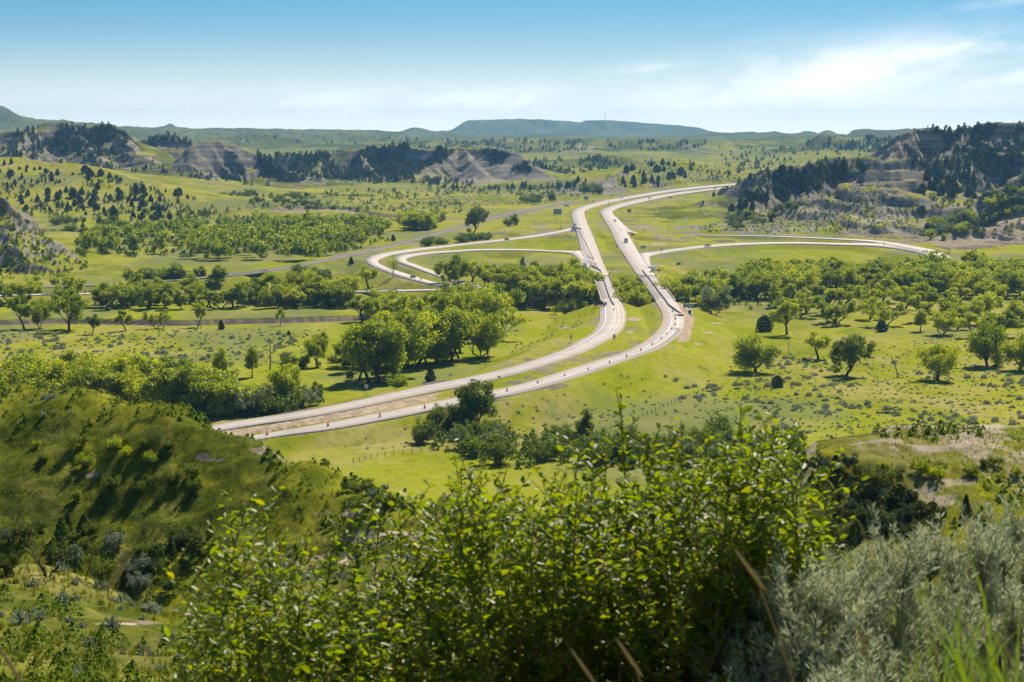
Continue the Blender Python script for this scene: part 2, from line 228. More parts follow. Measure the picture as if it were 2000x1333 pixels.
# road cuts and fills
DDm = np.full(Z.shape, 1e9); ZRm = np.zeros_like(Z)
for nm in RD:
    c, hw = centre(nm)
    for k in range(len(c) - 1):
        a, b = c[k], c[k + 1]; ym = (a[1] + b[1]) / 2
        if nm in 'AB' and BR[0] < ym < BR[1] and 1060 < proj(*a)[0] < 1400: continue
        if nm == 'K' and 690 < (proj(*a)[0] + proj(*b)[0]) / 2 < 776: continue
        if nm == 'R' and 452 < (proj(*a)[0] + proj(*b)[0]) / 2 < 518: continue
        M = 42; r0, r1 = np.searchsorted(YR, [min(a[1], b[1]) - M, max(a[1], b[1]) + M])
        xa, xb = min(a[0], b[0]) - M, max(a[0], b[0]) + M; ys = (YR[r0] + 10, YR[min(r1, NR - 1)] + 10)
        c0, c1 = np.searchsorted(TC, [min(xa / ys[0], xa / ys[1]), max(xb / ys[0], xb / ys[1])])
        if c1 <= c0: continue
        Xs, Ys = Xg[r0:r1, c0:c1], Yg[r0:r1, c0:c1]; d = b - a; t = np.clip(((Xs - a[0]) * d[0] + (Ys - a[1]) * d[1]) / (d[0] ** 2 + d[1] ** 2 + 1e-9), 0, 1)
        dd = np.hypot(Xs - a[0] - t * d[0], Ys - a[1] - t * d[1]) - (hw[k] * (1 - t) + hw[k + 1] * t); zz = a[2] + t * d[2]
        q = dd < DDm[r0:r1, c0:c1]; DDm[r0:r1, c0:c1] = np.where(q, dd, DDm[r0:r1, c0:c1]); ZRm[r0:r1, c0:c1] = np.where(q, zz, ZRm[r0:r1, c0:c1])
dp = .22 + Yg * .00022
cl = DDm < 42
lo = ZRm - dp - .36 * np.maximum(DDm - 1.5, 0) - 3 * np.maximum(DDm - 33, 0); hi_ = ZRm - dp + .4 * np.maximum(DDm - 3, 0) + 1.6 * np.maximum(DDm - 22, 0) + 3 * np.maximum(DDm - 33, 0)
Z = np.where(cl, np.clip(Z, lo, hi_), Z)
BARE = np.where(cl & (DDm < 2), np.maximum(BARE, .62), BARE); BARE = np.where(cl & (DDm < 20) & (DDm > 2), BARE * .2, BARE)
Zf = Z.astype(np.float32)
def ground(X, Y):
    X = np.asarray(X, float); Y = np.asarray(Y, float)
    r = np.interp(Y, YR, np.arange(NR)); c = np.interp(X / (Y + 10), TC, np.arange(NC))
    i = np.minimum(r.astype(int), NR - 2); j = np.minimum(c.astype(int), NC - 2); u = r - i; v = c - j
    return (Z[i, j] * (1 - u) * (1 - v) + Z[i + 1, j] * u * (1 - v) + Z[i, j + 1] * (1 - u) * v + Z[i + 1, j + 1] * u * v)
_D = np.concatenate([np.arange(40, 500, 1.5), np.arange(500, 4500, 4.0), np.geomspace(4500, 29000, 400)])
def hit(px, py, dmin=40.0):
    tx, tz = ray(px, py); D = _D[_D >= dmin]; g = ground(tx * D, D); zr = CZ + tz * D; k = np.nonzero(zr < g)[0]
    if len(k) == 0: return None
    k = k[0]
    if k > 0:
        a = zr[k - 1] - g[k - 1]; b = g[k] - zr[k]; d = D[k - 1] + (D[k] - D[k - 1]) * a / (a + b + 1e-9)
    else: d = D[0]
    return np.array([tx * d, d, float(ground(tx * d, d))])
def gz(px, py, z=0.0):
    p = PZ(px, py, z); return np.array([p[0], p[1], float(ground(p[0], p[1]))])
# ------------------------------------------------------------------ mesh helpers
def npmesh(name, V, Fs, smooth=False):
    """Fs: list of (faces array (n,k), material index)"""
    me = bpy.data.meshes.new(name); V = np.asarray(V, np.float32); me.vertices.add(len(V)); me.vertices.foreach_set('co', V.ravel())
    Fs = [(np.asarray(f, np.int32), m) for f, m in Fs if len(f)]
    nl = sum(f.size for f, m in Fs); nf = sum(len(f) for f, m in Fs); me.loops.add(nl); me.polygons.add(nf)
    me.loops.foreach_set('vertex_index', np.concatenate([f.ravel() for f, m in Fs]))
    tot = np.concatenate([np.full(len(f), f.shape[1], np.int32) for f, m in Fs]); st = np.concatenate([[0], np.cumsum(tot)[:-1]]).astype(np.int32)
    me.polygons.foreach_set('loop_start', st); me.polygons.foreach_set('loop_total', tot)
    me.polygons.foreach_set('material_index', np.concatenate([np.full(len(f), m, np.int32) for f, m in Fs]))
    if smooth: me.polygons.foreach_set('use_smooth', np.ones(nf, bool))
    me.update(calc_edges=True); return me
def link(name, me, mats, parent=None, loc=None, rz=None, sc=None):
    o = bpy.data.objects.new(name, me); COL.objects.link(o)
    if me is not None and mats is not None and len(me.materials) == 0:
        for m in (mats if isinstance(mats, (list, tuple)) else [mats]): me.materials.append(m)
    if parent is not None: o.parent = parent
    if loc is not None: o.location = [float(v) for v in loc]
    if rz is not None: o.rotation_euler = (0, 0, float(rz))
    if sc is not None: o.scale = (sc, sc, sc) if np.isscalar(sc) else tuple(float(v) for v in sc)
    return o
def tag(o, label=None, cat=None, group=None, kind=None):
    if label: o['label'] = label
    if cat: o['category'] = cat
    if group: o['group'] = group
    if kind: o['kind'] = kind
    return o
def empty(name, loc, rz=0, sc=1, label=None, cat=None, group=None):
    o = bpy.data.objects.new(name, None); COL.objects.link(o); o.location = [float(v) for v in loc]; o.rotation_euler = (0, 0, float(rz)); o.scale = (sc, sc, sc) if np.isscalar(sc) else tuple(sc)
    o.empty_display_size = .2; tag(o, label, cat, group); return o
def inst(o, loc, rz=0, sc=1, label=None, group=None):
    c = o.copy(); COL.objects.link(c); c.location = [float(v) for v in loc]; c.rotation_euler = (0, 0, float(rz)); c.scale = (sc, sc, sc) if np.isscalar(sc) else tuple(float(v) for v in sc)
    if label: c['label'] = label
    if group: c['group'] = group
    for ch in o.children:
        d = ch.copy(); COL.objects.link(d); d.parent = c
        for g in ch.children: e = g.copy(); COL.objects.link(e); e.parent = d
    return c
class MB:
    def __init__(s): s.v = []; s.f = []; s.m = []; s.mi = 0
    def add(s, V, Fc):
        n = len(s.v); s.v += [tuple(map(float, v)) for v in V]; s.f += [tuple(i + n for i in f) for f in Fc]; s.m += [s.mi] * len(Fc); return s
    def box(s, c, d, rz=0, taper=1.0):
        x, y, z = d[0] / 2, d[1] / 2, d[2] / 2; V = []
        for k in (-1, 1):
            t = taper if k > 0 else 1
            for (a, b) in ((-1, -1), (1, -1), (1, 1), (-1, 1)):
                X, Y = a * x * t, b * y * t; V.append((c[0] + X * math.cos(rz) - Y * math.sin(rz), c[1] + X * math.sin(rz) + Y * math.cos(rz), c[2] + k * z))
        return s.add(V, [(3, 2, 1, 0), (4, 5, 6, 7), (0, 1, 5, 4), (1, 2, 6, 5), (2, 3, 7, 6), (3, 0, 4, 7)])
    def prism(s, prof, y0, y1, axis='y', inset=None):
        # prof in (x,z); extruded along y
        n = len(prof); V = [(p[0], y0, p[1]) for p in prof] + [(p[0], y1, p[1]) for p in prof]
        return s.add(V, [tuple(range(n)), tuple(range(2 * n - 1, n - 1, -1))] + [(i, i + n, (i + 1) % n + n, (i + 1) % n) for i in range(n)])
    def cyl(s, a, b, r0, r1=None, n=10):
        r1 = r0 if r1 is None else r1; a = Vector(a); b = Vector(b); d = (b - a).normalized(); u = d.orthogonal().normalized(); w = d.cross(u); V = []
        for c, r in ((a, r0), (b, r1)):
            for k in range(n):
                t = 2 * math.pi * k / n; V.append(c + u * (r * math.cos(t)) + w * (r * math.sin(t)))
        return s.add(V, [tuple(range(n - 1, -1, -1)), tuple(range(n, 2 * n))] + [(i, (i + 1) % n, (i + 1) % n + n, i + n) for i in range(n)])
    def tube(s, P, R, n=6):
        V = []; Fc = []
        for i, p in enumerate(P):
            p = Vector(p); d = (Vector(P[min(i + 1, len(P) - 1)]) - Vector(P[max(i - 1, 0)])).normalized(); u = d.cross(Vector((.3, .9, .1))).normalized(); w = d.cross(u)
            for k in range(n):
                t = 2 * math.pi * k / n; V.append(p + u * (R[i] * math.cos(t)) + w * (R[i] * math.sin(t)))
        for i in range(len(P) - 1):
            for k in range(n): Fc.append((i * n + k, i * n + (k + 1) % n, (i + 1) * n + (k + 1) % n, (i + 1) * n + k))
        return s.add(V, Fc)
    def ball(s, c, r, n=8, m=5):
        V = [(c[0], c[1], c[2] + r[2])]
        for i in range(1, m):
            ph = math.pi * i / m
            for k in range(n): V.append((c[0] + r[0] * math.sin(ph) * math.cos(2 * math.pi * k / n), c[1] + r[1] * math.sin(ph) * math.sin(2 * math.pi * k / n), c[2] + r[2] * math.cos(ph)))
        V.append((c[0], c[1], c[2] - r[2])); Fc = [(0, 1 + k, 1 + (k + 1) % n) for k in range(n)]
        for i in range(m - 2):
            for k in range(n): Fc.append((1 + i * n + k, 1 + (i + 1) * n + k, 1 + (i + 1) * n + (k + 1) % n, 1 + i * n + (k + 1) % n))
        e = len(V) - 1; b = 1 + (m - 2) * n; Fc += [(e, b + (k + 1) % n, b + k) for k in range(n)]
        return s.add(V, Fc)
    def mesh(s, name, smooth=False):
        me = bpy.data.meshes.new(name); me.from_pydata(s.v, [], s.f); me.polygons.foreach_set('material_index', s.m)
        if smooth: me.polygons.foreach_set('use_smooth', [True] * len(s.f))
        me.update(); return me
    def obj(s, name, mats, parent=None, smooth=False, **k): return link(name, s.mesh(name, smooth), mats, parent, **k)
def stamp(T, Fc, pos, X, Y, Zv, sc):
    """copy template T (k,3) to every pos with frame X,Y,Z and scale"""
    T = np.asarray(T, np.float32); pos = np.asarray(pos, np.float32); n = len(pos); sc = np.broadcast_to(np.asarray(sc, np.float32), (n,))[:, None, None]
    V = pos[:, None, :] + sc * (T[None, :, 0:1] * X[:, None, :] + T[None, :, 1:2] * Y[:, None, :] + T[None, :, 2:3] * Zv[:, None, :])
    Fc = np.asarray(Fc); Fa = (Fc[None] + (np.arange(n) * len(T))[:, None, None]).reshape(-1, Fc.shape[1])
    return V.reshape(-1, 3).astype(np.float32), Fa
def nrm(v): return v / (np.linalg.norm(v, axis=-1, keepdims=True) + 1e-9)
def frames(dirs, up=None, r=rng):
    """dirs -> (X=dir, Y=side, Z=normal) with random roll"""
    X = nrm(dirs); q = nrm(r.normal(size=X.shape)) if up is None else up; Y = nrm(np.cross(q, X)); return X, Y, np.cross(X, Y)
# ------------------------------------------------------------------ materials
def newmat(name):
    m = bpy.data.materials.new(name); m.use_nodes = True; nt = m.node_tree; nt.nodes.clear(); out = nt.nodes.new('ShaderNodeOutputMaterial'); return m, nt, out
def N(nt, t, **k):
    n = nt.nodes.new(t)
    for a, b in k.items():
        if a.startswith('i_'): n.inputs[a[2:].replace('_', ' ')].default_value = b
        elif a[0] == 'n' and a[1:].isdigit(): n.inputs[int(a[1:])].default_value = b
        else: setattr(n, a, b)
    return n
def mathn(nt, op, a, b=None, clamp=False):
    n = nt.nodes.new('ShaderNodeMath'); n.operation = op; n.use_clamp = clamp
    for i, v in ((0, a), (1, b)):
        if v is None: continue
        if isinstance(v, (int, float)): n.inputs[i].default_value = v
        else: nt.links.new(v, n.inputs[i])
    return n.outputs[0]
def mixc(nt, f, a, b, bt='MIX'):
    n = nt.nodes.new('ShaderNodeMix'); n.data_type = 'RGBA'; n.blend_type = bt
    for i, v in ((0, f), (6, a), (7, b)):
        if isinstance(v, (int, float)): n.inputs[i].default_value = v
        elif isinstance(v, tuple): n.inputs[i].default_value = (*v, 1) if len(v) == 3 else v
        else: nt.links.new(v, n.inputs[i])
    return n.outputs[2]
def mapr(nt, v, a, b, c=0., d=1., smooth=True):
    n = nt.nodes.new('ShaderNodeMapRange'); n.interpolation_type = 'SMOOTHSTEP' if smooth else 'LINEAR'; nt.links.new(v, n.inputs[0])
    for i, x in zip((1, 2, 3, 4), (a, b, c, d)): n.inputs[i].default_value = x
    return n.outputs[0]
def noise(nt, vec, sc, det=4, rough=.55, dist=0):
    n = nt.nodes.new('ShaderNodeTexNoise'); n.inputs['Scale'].default_value = sc; n.inputs['Detail'].default_value = det; n.inputs['Roughness'].default_value = rough; n.inputs['Distortion'].default_value = dist
    if vec is not None: nt.links.new(vec, n.inputs['Vector'])
    return n.outputs[0]
def simple(name, col, rough=.7, metal=0, var=.12, nsc=3., spec=.4):
    m, nt, out = newmat(name); p = N(nt, 'ShaderNodeBsdfPrincipled'); p.inputs['Roughness'].default_value = rough; p.inputs['Metallic'].default_value = metal; p.inputs['Specular IOR Level'].default_value = spec
    g = N(nt, 'ShaderNodeTexCoord'); n = noise(nt, g.outputs['Object'], nsc, 3); c = mixc(nt, n, tuple(x * (1 - var) for x in col), tuple(min(1, x * (1 + var)) for x in col))
    nt.links.new(c, p.inputs['Base Color']); nt.links.new(p.outputs[0], out.inputs[0]); return m
def leafmat(name, c1, c2, tr=.5, gl=.04, rough=.4, trc=None, nsc=.35, objvar=.35, tint=None):
    """c1 dark, c2 light reflectance; translucent share tr"""
    m, nt, out = newmat(name); oi = N(nt, 'ShaderNodeObjectInfo'); tcn = N(nt, 'ShaderNodeTexCoord'); geo = N(nt, 'ShaderNodeNewGeometry')
    n = noise(nt, geo.outputs['Position'], nsc, 2); n2 = N(nt, 'ShaderNodeTexWhiteNoise'); n2.noise_dimensions = '1D'; nt.links.new(geo.outputs['Random Per Island'], n2.inputs['W'])
    f = mathn(nt, 'ADD', mathn(nt, 'MULTIPLY', n, .5), mathn(nt, 'MULTIPLY', n2.outputs[0], .35)); f = mathn(nt, 'ADD', f, mathn(nt, 'MULTIPLY', mathn(nt, 'SUBTRACT', oi.outputs['Random'], .35), objvar), True)
    c = mixc(nt, f, c1, c2)
    if tint: c = mixc(nt, mathn(nt, 'MULTIPLY', mathn(nt, 'GREATER_THAN', n2.outputs[0], .965), .7), c, tint)
    hs = N(nt, 'ShaderNodeHueSaturation'); nt.links.new(c, hs.inputs['Color']); hs.inputs['Hue'].default_value = .485; hs.inputs['Value'].default_value = trc or 1.9; hs.inputs['Saturation'].default_value = 1.08
    d = N(nt, 'ShaderNodeBsdfDiffuse'); t = N(nt, 'ShaderNodeBsdfTranslucent'); nt.links.new(c, d.inputs[0]); nt.links.new(hs.outputs[0], t.inputs[0])
    mx = N(nt, 'ShaderNodeMixShader'); mx.inputs[0].default_value = tr; nt.links.new(d.outputs[0], mx.inputs[1]); nt.links.new(t.outputs[0], mx.inputs[2]); last = mx.outputs[0]
    if gl > 0:
        g = N(nt, 'ShaderNodeBsdfGlossy'); g.inputs['Roughness'].default_value = rough; m2 = N(nt, 'ShaderNodeMixShader'); m2.inputs[0].default_value = gl; nt.links.new(last, m2.inputs[1]); nt.links.new(g.outputs[0], m2.inputs[2]); last = m2.outputs[0]
    nt.links.new(last, out.inputs[0]); return m
M = {}
M['cotton'] = leafmat('cottonwood_leaves', (.1, .165, .005), (.37, .42, .015), .5, .03, .45, objvar=.7)
M['ash'] = leafmat('ash_leaves', (.055, .1, .01), (.17, .225, .022), .4, .03, .45)
M['willow'] = leafmat('olive_leaves', (.09, .13, .05), (.17, .21, .09), .4, .03, .5)
M['juniper'] = leafmat('juniper_needles', (.022, .05, .022), (.07, .108, .04), .25, .02, .6)
M['sage'] = leafmat('sage_leaves', (.17, .21, .135), (.32, .36, .24), .35, .02, .6, trc=1.2)
M['brush'] = leafmat('brush_leaves', (.05, .095, .014), (.13, .19, .024), .4, .02, .5)
M['cornergrass'] = leafmat('corner_grass', (.06, .12, .01), (.17, .25, .02), .5, .05, .4, trc=1.6)
M['grass'] = leafmat('grass_blades', (.07, .105, .01), (.175, .205, .02), .5, .04, .4, trc=1.5)
M['drygrass'] = leafmat('dry_grass', (.35, .28, .12), (.5, .42, .2), .4, .02, .5, trc=1.2)
M['cherry'] = leafmat('cherry_leaves', (.075, .13, .006), (.22, .285, .014), .55, .035, .42, trc=2.0, nsc=5., objvar=.1, tint=(.26, .25, .02))
M['olive'] = leafmat('olive_shrub_leaves', (.045, .07, .014), (.12, .15, .028), .35, .02, .6)
M['nearsage'] = leafmat('near_sage_leaves', (.27, .31, .175), (.5, .545, .345), .45, .02, .6, trc=1.15, nsc=6., objvar=.1)
M['bark'] = simple('bark', (.075, .06, .045), .9, var=.3, nsc=2.)
M['sagetwig'] = simple('sage_bark', (.2, .19, .15), .8, var=.3, nsc=20.)
M['twig'] = simple('twig_bark', (.15, .115, .07), .8, var=.3, nsc=20.)
M['deadwood'] = simple('dead_wood', (.33, .3, .26), .9, var=.3, nsc=1.)
# ------------------------------------------------------------------ terrain material
def terrain_mat():
    m, nt, out = newmat('prairie_ground'); L = nt.links.new
    geo = N(nt, 'ShaderNodeNewGeometry'); pos = geo.outputs['Position']; at = N(nt, 'ShaderNodeAttribute', attribute_name='mask'); s = N(nt, 'ShaderNodeSeparateColor'); L(at.outputs['Color'], s.inputs[0]); bare, warm, lush = s.outputs
    at2 = N(nt, 'ShaderNodeAttribute', attribute_name='mask2'); s2 = N(nt, 'ShaderNodeSeparateColor'); L(at2.outputs['Color'], s2.inputs[0]); sage, dirt, rough_ = s2.outputs
    mp = N(nt, 'ShaderNodeMapping'); mp.inputs['Scale'].default_value = (1, .55, 1); L(pos, mp.inputs[0]); v = mp.outputs[0]
    n1 = noise(nt, v, .006, 5, .6); n2 = noise(nt, v, .035, 5, .65, .4); n3 = noise(nt, v, .35, 4, .7); n4 = noise(nt, pos, 3.0, 3, .7)
    g = mixc(nt, mapr(nt, n1, .35, .65), (.19, .22, .012), (.38, .365, .024))
    g = mixc(nt, mapr(nt, n2, .44, .62), g, (.37, .32, .1)); g = mixc(nt, mathn(nt, 'MULTIPLY', mapr(nt, n2, .45, .3), .8), g, (.12, .175, .01))
    n5 = noise(nt, v, .11, 4, .7, .3); g = mixc(nt, mapr(nt, n5, .5, .72, 0, .75), g, (.33, .28, .1)); g = mixc(nt, mapr(nt, n5, .46, .3, 0, .6), g, (.11, .16, .012))
    g = mixc(nt, mathn(nt, 'MULTIPLY', lush, .6), g, mixc(nt, n2, (.21, .27, .006), (.38, .385, .012)))
    g = mixc(nt, mathn(nt, 'MULTIPLY', sage, .75), g, mixc(nt, n3, (.12, .145, .06), (.24, .25, .13)))
    g = mixc(nt, mapr(nt, n3, .4, .8, 0, .45), g, (.07, .11, .012)); g = mixc(nt, mapr(nt, n4, .4, .7, 0, .3), g, (.07, .1, .015))
    g = mixc(nt, mathn(nt, 'MULTIPLY', rough_, mapr(nt, n3, .25, .6, .45, 1)), g, mixc(nt, n4, (.035, .055, .008), (.085, .108, .014)))
    # clay with level strata
    sx = N(nt, 'ShaderNodeSeparateXYZ'); L(pos, sx.inputs[0]); wz = mathn(nt, 'ADD', sx.outputs[2], mathn(nt, 'MULTIPLY', noise(nt, pos, .02, 3), 9)); cz = N(nt, 'ShaderNodeCombineXYZ'); L(wz, cz.inputs[2])
    st = noise(nt, cz.outputs[0], .14, 4, .6)
    cl = mixc(nt, mapr(nt, st, .38, .62), (.16, .15, .13), (.35, .32, .255)); cr = mixc(nt, mapr(nt, st, .4, .6), (.24, .185, .13), (.5, .42, .3)); cl = mixc(nt, warm, cl, cr)
    cl = mixc(nt, mapr(nt, noise(nt, v, .25, 4, .7), .3, .75, 0, .5), cl, (.12, .1, .07))
    nz = N(nt, 'ShaderNodeSeparateXYZ'); L(geo.outputs['Normal'], nz.inputs[0]); steep = mapr(nt, nz.outputs[2], .93, .72)
    bf = mathn(nt, 'ADD', mathn(nt, 'MULTIPLY', bare, 1.0), mathn(nt, 'MULTIPLY', mathn(nt, 'MULTIPLY', steep, .75), mathn(nt, 'MINIMUM', mathn(nt, 'MULTIPLY', bare, 4), 1)))
    bf = mathn(nt, 'ADD', bf, mathn(nt, 'MULTIPLY', mathn(nt, 'SUBTRACT', noise(nt, v, .06, 5, .7), .5), 2.0)); bf = mapr(nt, bf, .62, .8); bf = mathn(nt, 'MULTIPLY', bf, mathn(nt, 'MINIMUM', mathn(nt, 'MULTIPLY', bare, 8), 1))
    c = mixc(nt, bf, g, cl)
    dt = mixc(nt, mapr(nt, n3, .3, .7), (.3, .22, .15), (.5, .39, .29)); c = mixc(nt, mapr(nt, mathn(nt, 'ADD', dirt, mathn(nt, 'MULTIPLY', mathn(nt, 'SUBTRACT', n3, .5), .9)), .45, .6), c, dt)
    p = N(nt, 'ShaderNodeBsdfPrincipled'); p.inputs['Roughness'].default_value = .95; p.inputs['Specular IOR Level'].default_value = 0; L(c, p.inputs['Base Color'])
    bp = N(nt, 'ShaderNodeBump'); bp.inputs['Strength'].default_value = .7; bp.inputs['Distance'].default_value = .5; L(mathn(nt, 'ADD', n3, mathn(nt, 'MULTIPLY', n4, .3)), bp.inputs['Height']); L(bp.outputs[0], p.inputs['Normal'])
    L(p.outputs[0], out.inputs[0]); return m
M['ground'] = terrain_mat()
# ------------------------------------------------------------------ ground masks (colour the ground itself has)
PXg, PYg = proj(Xg, Yg, Z)
wn = fbm(Xg, Yg, 25, 3) - .5
def blob(px, py, rx, ry): return np.clip(1.25 - np.sqrt(((PXg - px) / rx) ** 2 + ((PYg - py) / ry) ** 2) + wn * .9, 0, 1)
DIRT = np.zeros_like(Z); LUSH = sm(.45, .65, fbm(Xg + 333, Yg, 140, 4)) * sm(430, 520, Yg) * sm(2300, 1700, Yg); SAGE = sm(.5, .7, fbm(Xg + 77, Yg * .6, 60, 4)) * .8
WARM = np.where(KIND == 3, .95, np.where(KIND == 1, .3, np.where(KIND == 4, .35, .08)))
ROUGH = np.zeros_like(Z)
# right: bare tan crest of the near mound, eroded ledges
BARE = np.where((Yg > 243) & (Yg < 300) & (PXg > 1540), np.maximum(BARE, .42 + .22 * sm(1560, 1660, PXg)), BARE); WARM = np.where((Yg < 452), .85, WARM)
BARE = np.where((Yg > 252) & (Yg < 280), np.maximum(BARE, np.clip(1.5 * blob(1765, 872, 215, 24), 0, 1) * (.62 + .36 * sm(.4, .62, fbm(Xg, Yg, 5, 3)))), BARE)
for a in [(620,1105,110,22,.85),(760,1050,90,20,.85),(860,1010,60,14,.7),(300,1216,190,17,.85),(160,925,60,12,.4),(470,862,60,10,.7),(520,880,70,16,.75),(430,895,90,16,.38),(590,905,50,12,.5),(650,1000,70,18,.6),(1760,935,190,14,.6),(1900,960,70,22,.6)]:
    BARE = np.where(Yg < 330, np.maximum(BARE, a[4] * blob(*a[:4])), BARE)
# median works strip between the carriageways
cA, hA = centre('A'); cB, hB = centre('B')
md = (DDm < 30) & (PXg > 430) & (PXg < 960) & (Yg < 900) & (Yg > 500)
yA = np.interp(PXg, [430, 580, 700, 823, 914, 1005], [839, 817.5, 795, 769.5, 751.5, 730.5]); yB = np.interp(PXg, [430, 520, 640, 760, 829, 910, 1000], [861, 846, 825.5, 802.5, 788.5, 772.3, 754.3])
fr = (PYg - yA) / np.maximum(yB - yA, 1); DIRT = np.where(md & (fr > .22) & (fr < .88), sm(930, 780, PXg), DIRT)
for a in [(1240,623,18,5,.9),(1230,650,12,5,.8),(1240,660,14,4,.7),(1106,640,28,5,.6),(1112,652,22,5,.5),(1400,632,26,4,.7),(1385,650,30,4,.65),(1365,672,22,4,.7),(1420,660,60,8,.4),(1290,477,22,4,.8),(1145,415,0,0,0),(560,862,60,3,.5),(1345,600,14,18,0),(860,1012,60,9,.8),(770,1045,75,13,.85),(670,1090,85,14,.9),(590,1118,50,11,.8),(230,1219,170,8,.5),(385,1200,60,8,.8),(150,1165,60,5,.6),(1345,640,14,24,.0)]:
    if a[2]: DIRT = np.maximum(DIRT, a[4] * blob(*a[:4]))
DIRT = np.where((PXg > 1322) & (PXg < 1356 - np.abs(PYg - 625) * .25) & (PYg > 588) & (PYg < 668) & (DDm < 16) & (Yg > 850) & (Yg < 1090), 1, DIRT)
LUSH = np.clip(LUSH + np.where((PYg > 600) & (PYg < 780) & (Yg > 500), .25, 0) + .9 * blob(1320, 770, 150, 22) + .6 * blob(1080, 620, 120, 14) + .8 * blob(950, 505, 210, 26) + .8 * blob(1560, 496, 320, 16) + .7 * blob(1180, 460, 60, 60) + .6 * blob(1330, 425, 80, 30), 0, 1)
SAGE = np.clip(SAGE * sm(430, 520, Yg) + .8 * blob(480, 402, 260, 10) + .7 * blob(900, 372, 200, 8) + .6 * blob(1100, 380, 120, 12) + .35 * sm(3000, 7000, Yg), 0, 1)
FARS = np.isin(SEG, [ord('j'), ord('k')])
ROUGH = .6 * FARS + .7 * np.isin(SEG, [ord(c_) for c_ in 'abcfglmnip']) * sm(.38, .56, fbm(Xg, Yg, 70, 4)) + .25 * sm(3000, 5000, Yg) * sm(.45, .6, fbm(Xg, Yg, 160, 4)) + np.clip(sm(450, 400, Yg) * sm(8, 30, Yg) * (.55 + .4 * sm(.4, .6, fbm(Xg, Yg, 30, 4))), 0, 1)
VC = np.stack([BARE, WARM, LUSH, SAGE, DIRT, ROUGH], -1).astype(np.float32)
# ------------------------------------------------------------------ split the one sheet into the plain and the hills standing on it
ids = np.arange(NR * NC).reshape(NR, NC)
quads = np.stack([ids[:-1, :-1], ids[:-1, 1:], ids[1:, 1:], ids[1:, :-1]], -1).reshape(-1, 4)
REG = np.where(Yg < 452, np.where((PXg < 930) & (Yg > 150), 2, np.where((PXg > 1500) & (Yg > 195), 3, 1)), 0)
segmap = {'a': 4, 'b': 5, 'c': 5, 'd': 6, 'e': 7, 'f': 8, 'g': 8, 'h': 9, 'i': 10, 'j': 11, 'k': 12, 'l': 13, 'm': 14, 'n': 15, 'o': 16, 'p': 16, 'q': 17, 'r': 16}
for k_, v_ in segmap.items(): REG = np.where((SEG == ord(k_)) & (Yg > 500) & (DDm > 6), v_, REG)
fr_ = REG[:-1, :-1].ravel()
names = {0: ('ground', 'wide green river plain of grass and sage crossed by the freeway'), 1: ('hill', 'grassy slope falling away directly under the leafy bush and sagebrush'), 2: ('hill', 'dark green hillside with an eroded crest at the lower left of the photo'), 3: ('hill', 'bare tan mound above a dark ravine behind the grey sagebrush'),
 4: ('hill', 'long dark wooded hill on the left skyline'), 5: ('hill', 'grey dome shaped hill with red capped ridge behind it'), 6: ('hill', 'gentle green rise dotted with junipers on the left'), 7: ('hill', 'steep eroded bluff cut by the left edge of the photo'), 8: ('hill', 'dark juniper covered ridge ending in grey clay bluffs'),
 9: ('hill', 'green hill with a bare grey cliff end behind the freeway bend'), 10: ('hill', 'level prairie bench with wooded ravines below the blue butte'), 11: ('butte', 'long flat topped blue butte carrying the radio mast'), 12: ('distant_hills', 'row of small blue buttes along the horizon'), 13: ('hill', 'round wooded hill on the right horizon before the high cliffs'),
 14: ('hill', 'high hill with pale grey cliffs at the upper right'), 15: ('hill', 'steep dark wooded hillside right of the far freeway'), 16: ('hill', 'terraced clay spur above the right exit ramp'), 17: ('hill', 'low gullied clay badlands at the right edge')}
Vall = np.stack([Xg, Yg, Z], -1).reshape(-1, 3).astype(np.float32)
gx = np.gradient(Z, axis=1) / np.gradient(Xg, axis=1); gy = (np.gradient(Z, axis=0) - gx * np.gradient(Xg, axis=0)) / np.gradient(Yg, axis=0)
NV = nrm(np.stack([-gx, -gy, np.ones_like(Z)], -1)).reshape(-1, 3).astype(np.float32)
TERR = []
for r, (nm, lb) in names.items():
    q = quads[fr_ == r]
    if not len(q): continue
    u, invx = np.unique(q, return_inverse=True); me = npmesh(nm, Vall[u], [(invx.reshape(-1, 4), 0)], True)
    for an, sl in (('mask', slice(0, 3)), ('mask2', slice(3, 6))):
        a = me.color_attributes.new(an, 'FLOAT_COLOR', 'POINT'); c = np.ones((len(u), 4), np.float32); c[:, :3] = VC.reshape(-1, 6)[u][:, sl]; a.data.foreach_set('color', c.ravel())
    me.normals_split_custom_set_from_vertices(NV[u])
    o = link(nm, me, M['ground']); tag(o, lb, 'ground' if r == 0 else 'hill', None, 'structure'); TERR.append(o)
del Vall, NV
# ------------------------------------------------------------------ road surfaces
def roadmat(name, c, v=.12):
    m, nt, out = newmat(name); geo = N(nt, 'ShaderNodeNewGeometry'); n = noise(nt, geo.outputs['Position'], .08, 5, .6); n2 = noise(nt, geo.outputs['Position'], 1.5, 3); f = mathn(nt, 'ADD', mathn(nt, 'MULTIPLY', n, .7), mathn(nt, 'MULTIPLY', n2, .3))
    col = mixc(nt, mapr(nt, f, .3, .7), tuple(x * (1 - v) for x in c), tuple(x * (1 + v) for x in c)); p = N(nt, 'ShaderNodeBsdfPrincipled'); p.inputs['Roughness'].default_value = .85; p.inputs['Specular IOR Level'].default_value = .25
    nt.links.new(col, p.inputs['Base Color']); nt.links.new(p.outputs[0], out.inputs[0]); return m
M['road'] = roadmat('pale_concrete', (.52, .455, .405)); M['shoulder'] = roadmat('shoulder_asphalt', (.34, .285, .25)); M['deck'] = roadmat('deck_concrete', (.40, .365, .34)); M['white'] = roadmat('white_line_paint', (.8, .8, .8), .04); M['yellow'] = roadmat('yellow_line_paint', (.62, .42, .16), .05)
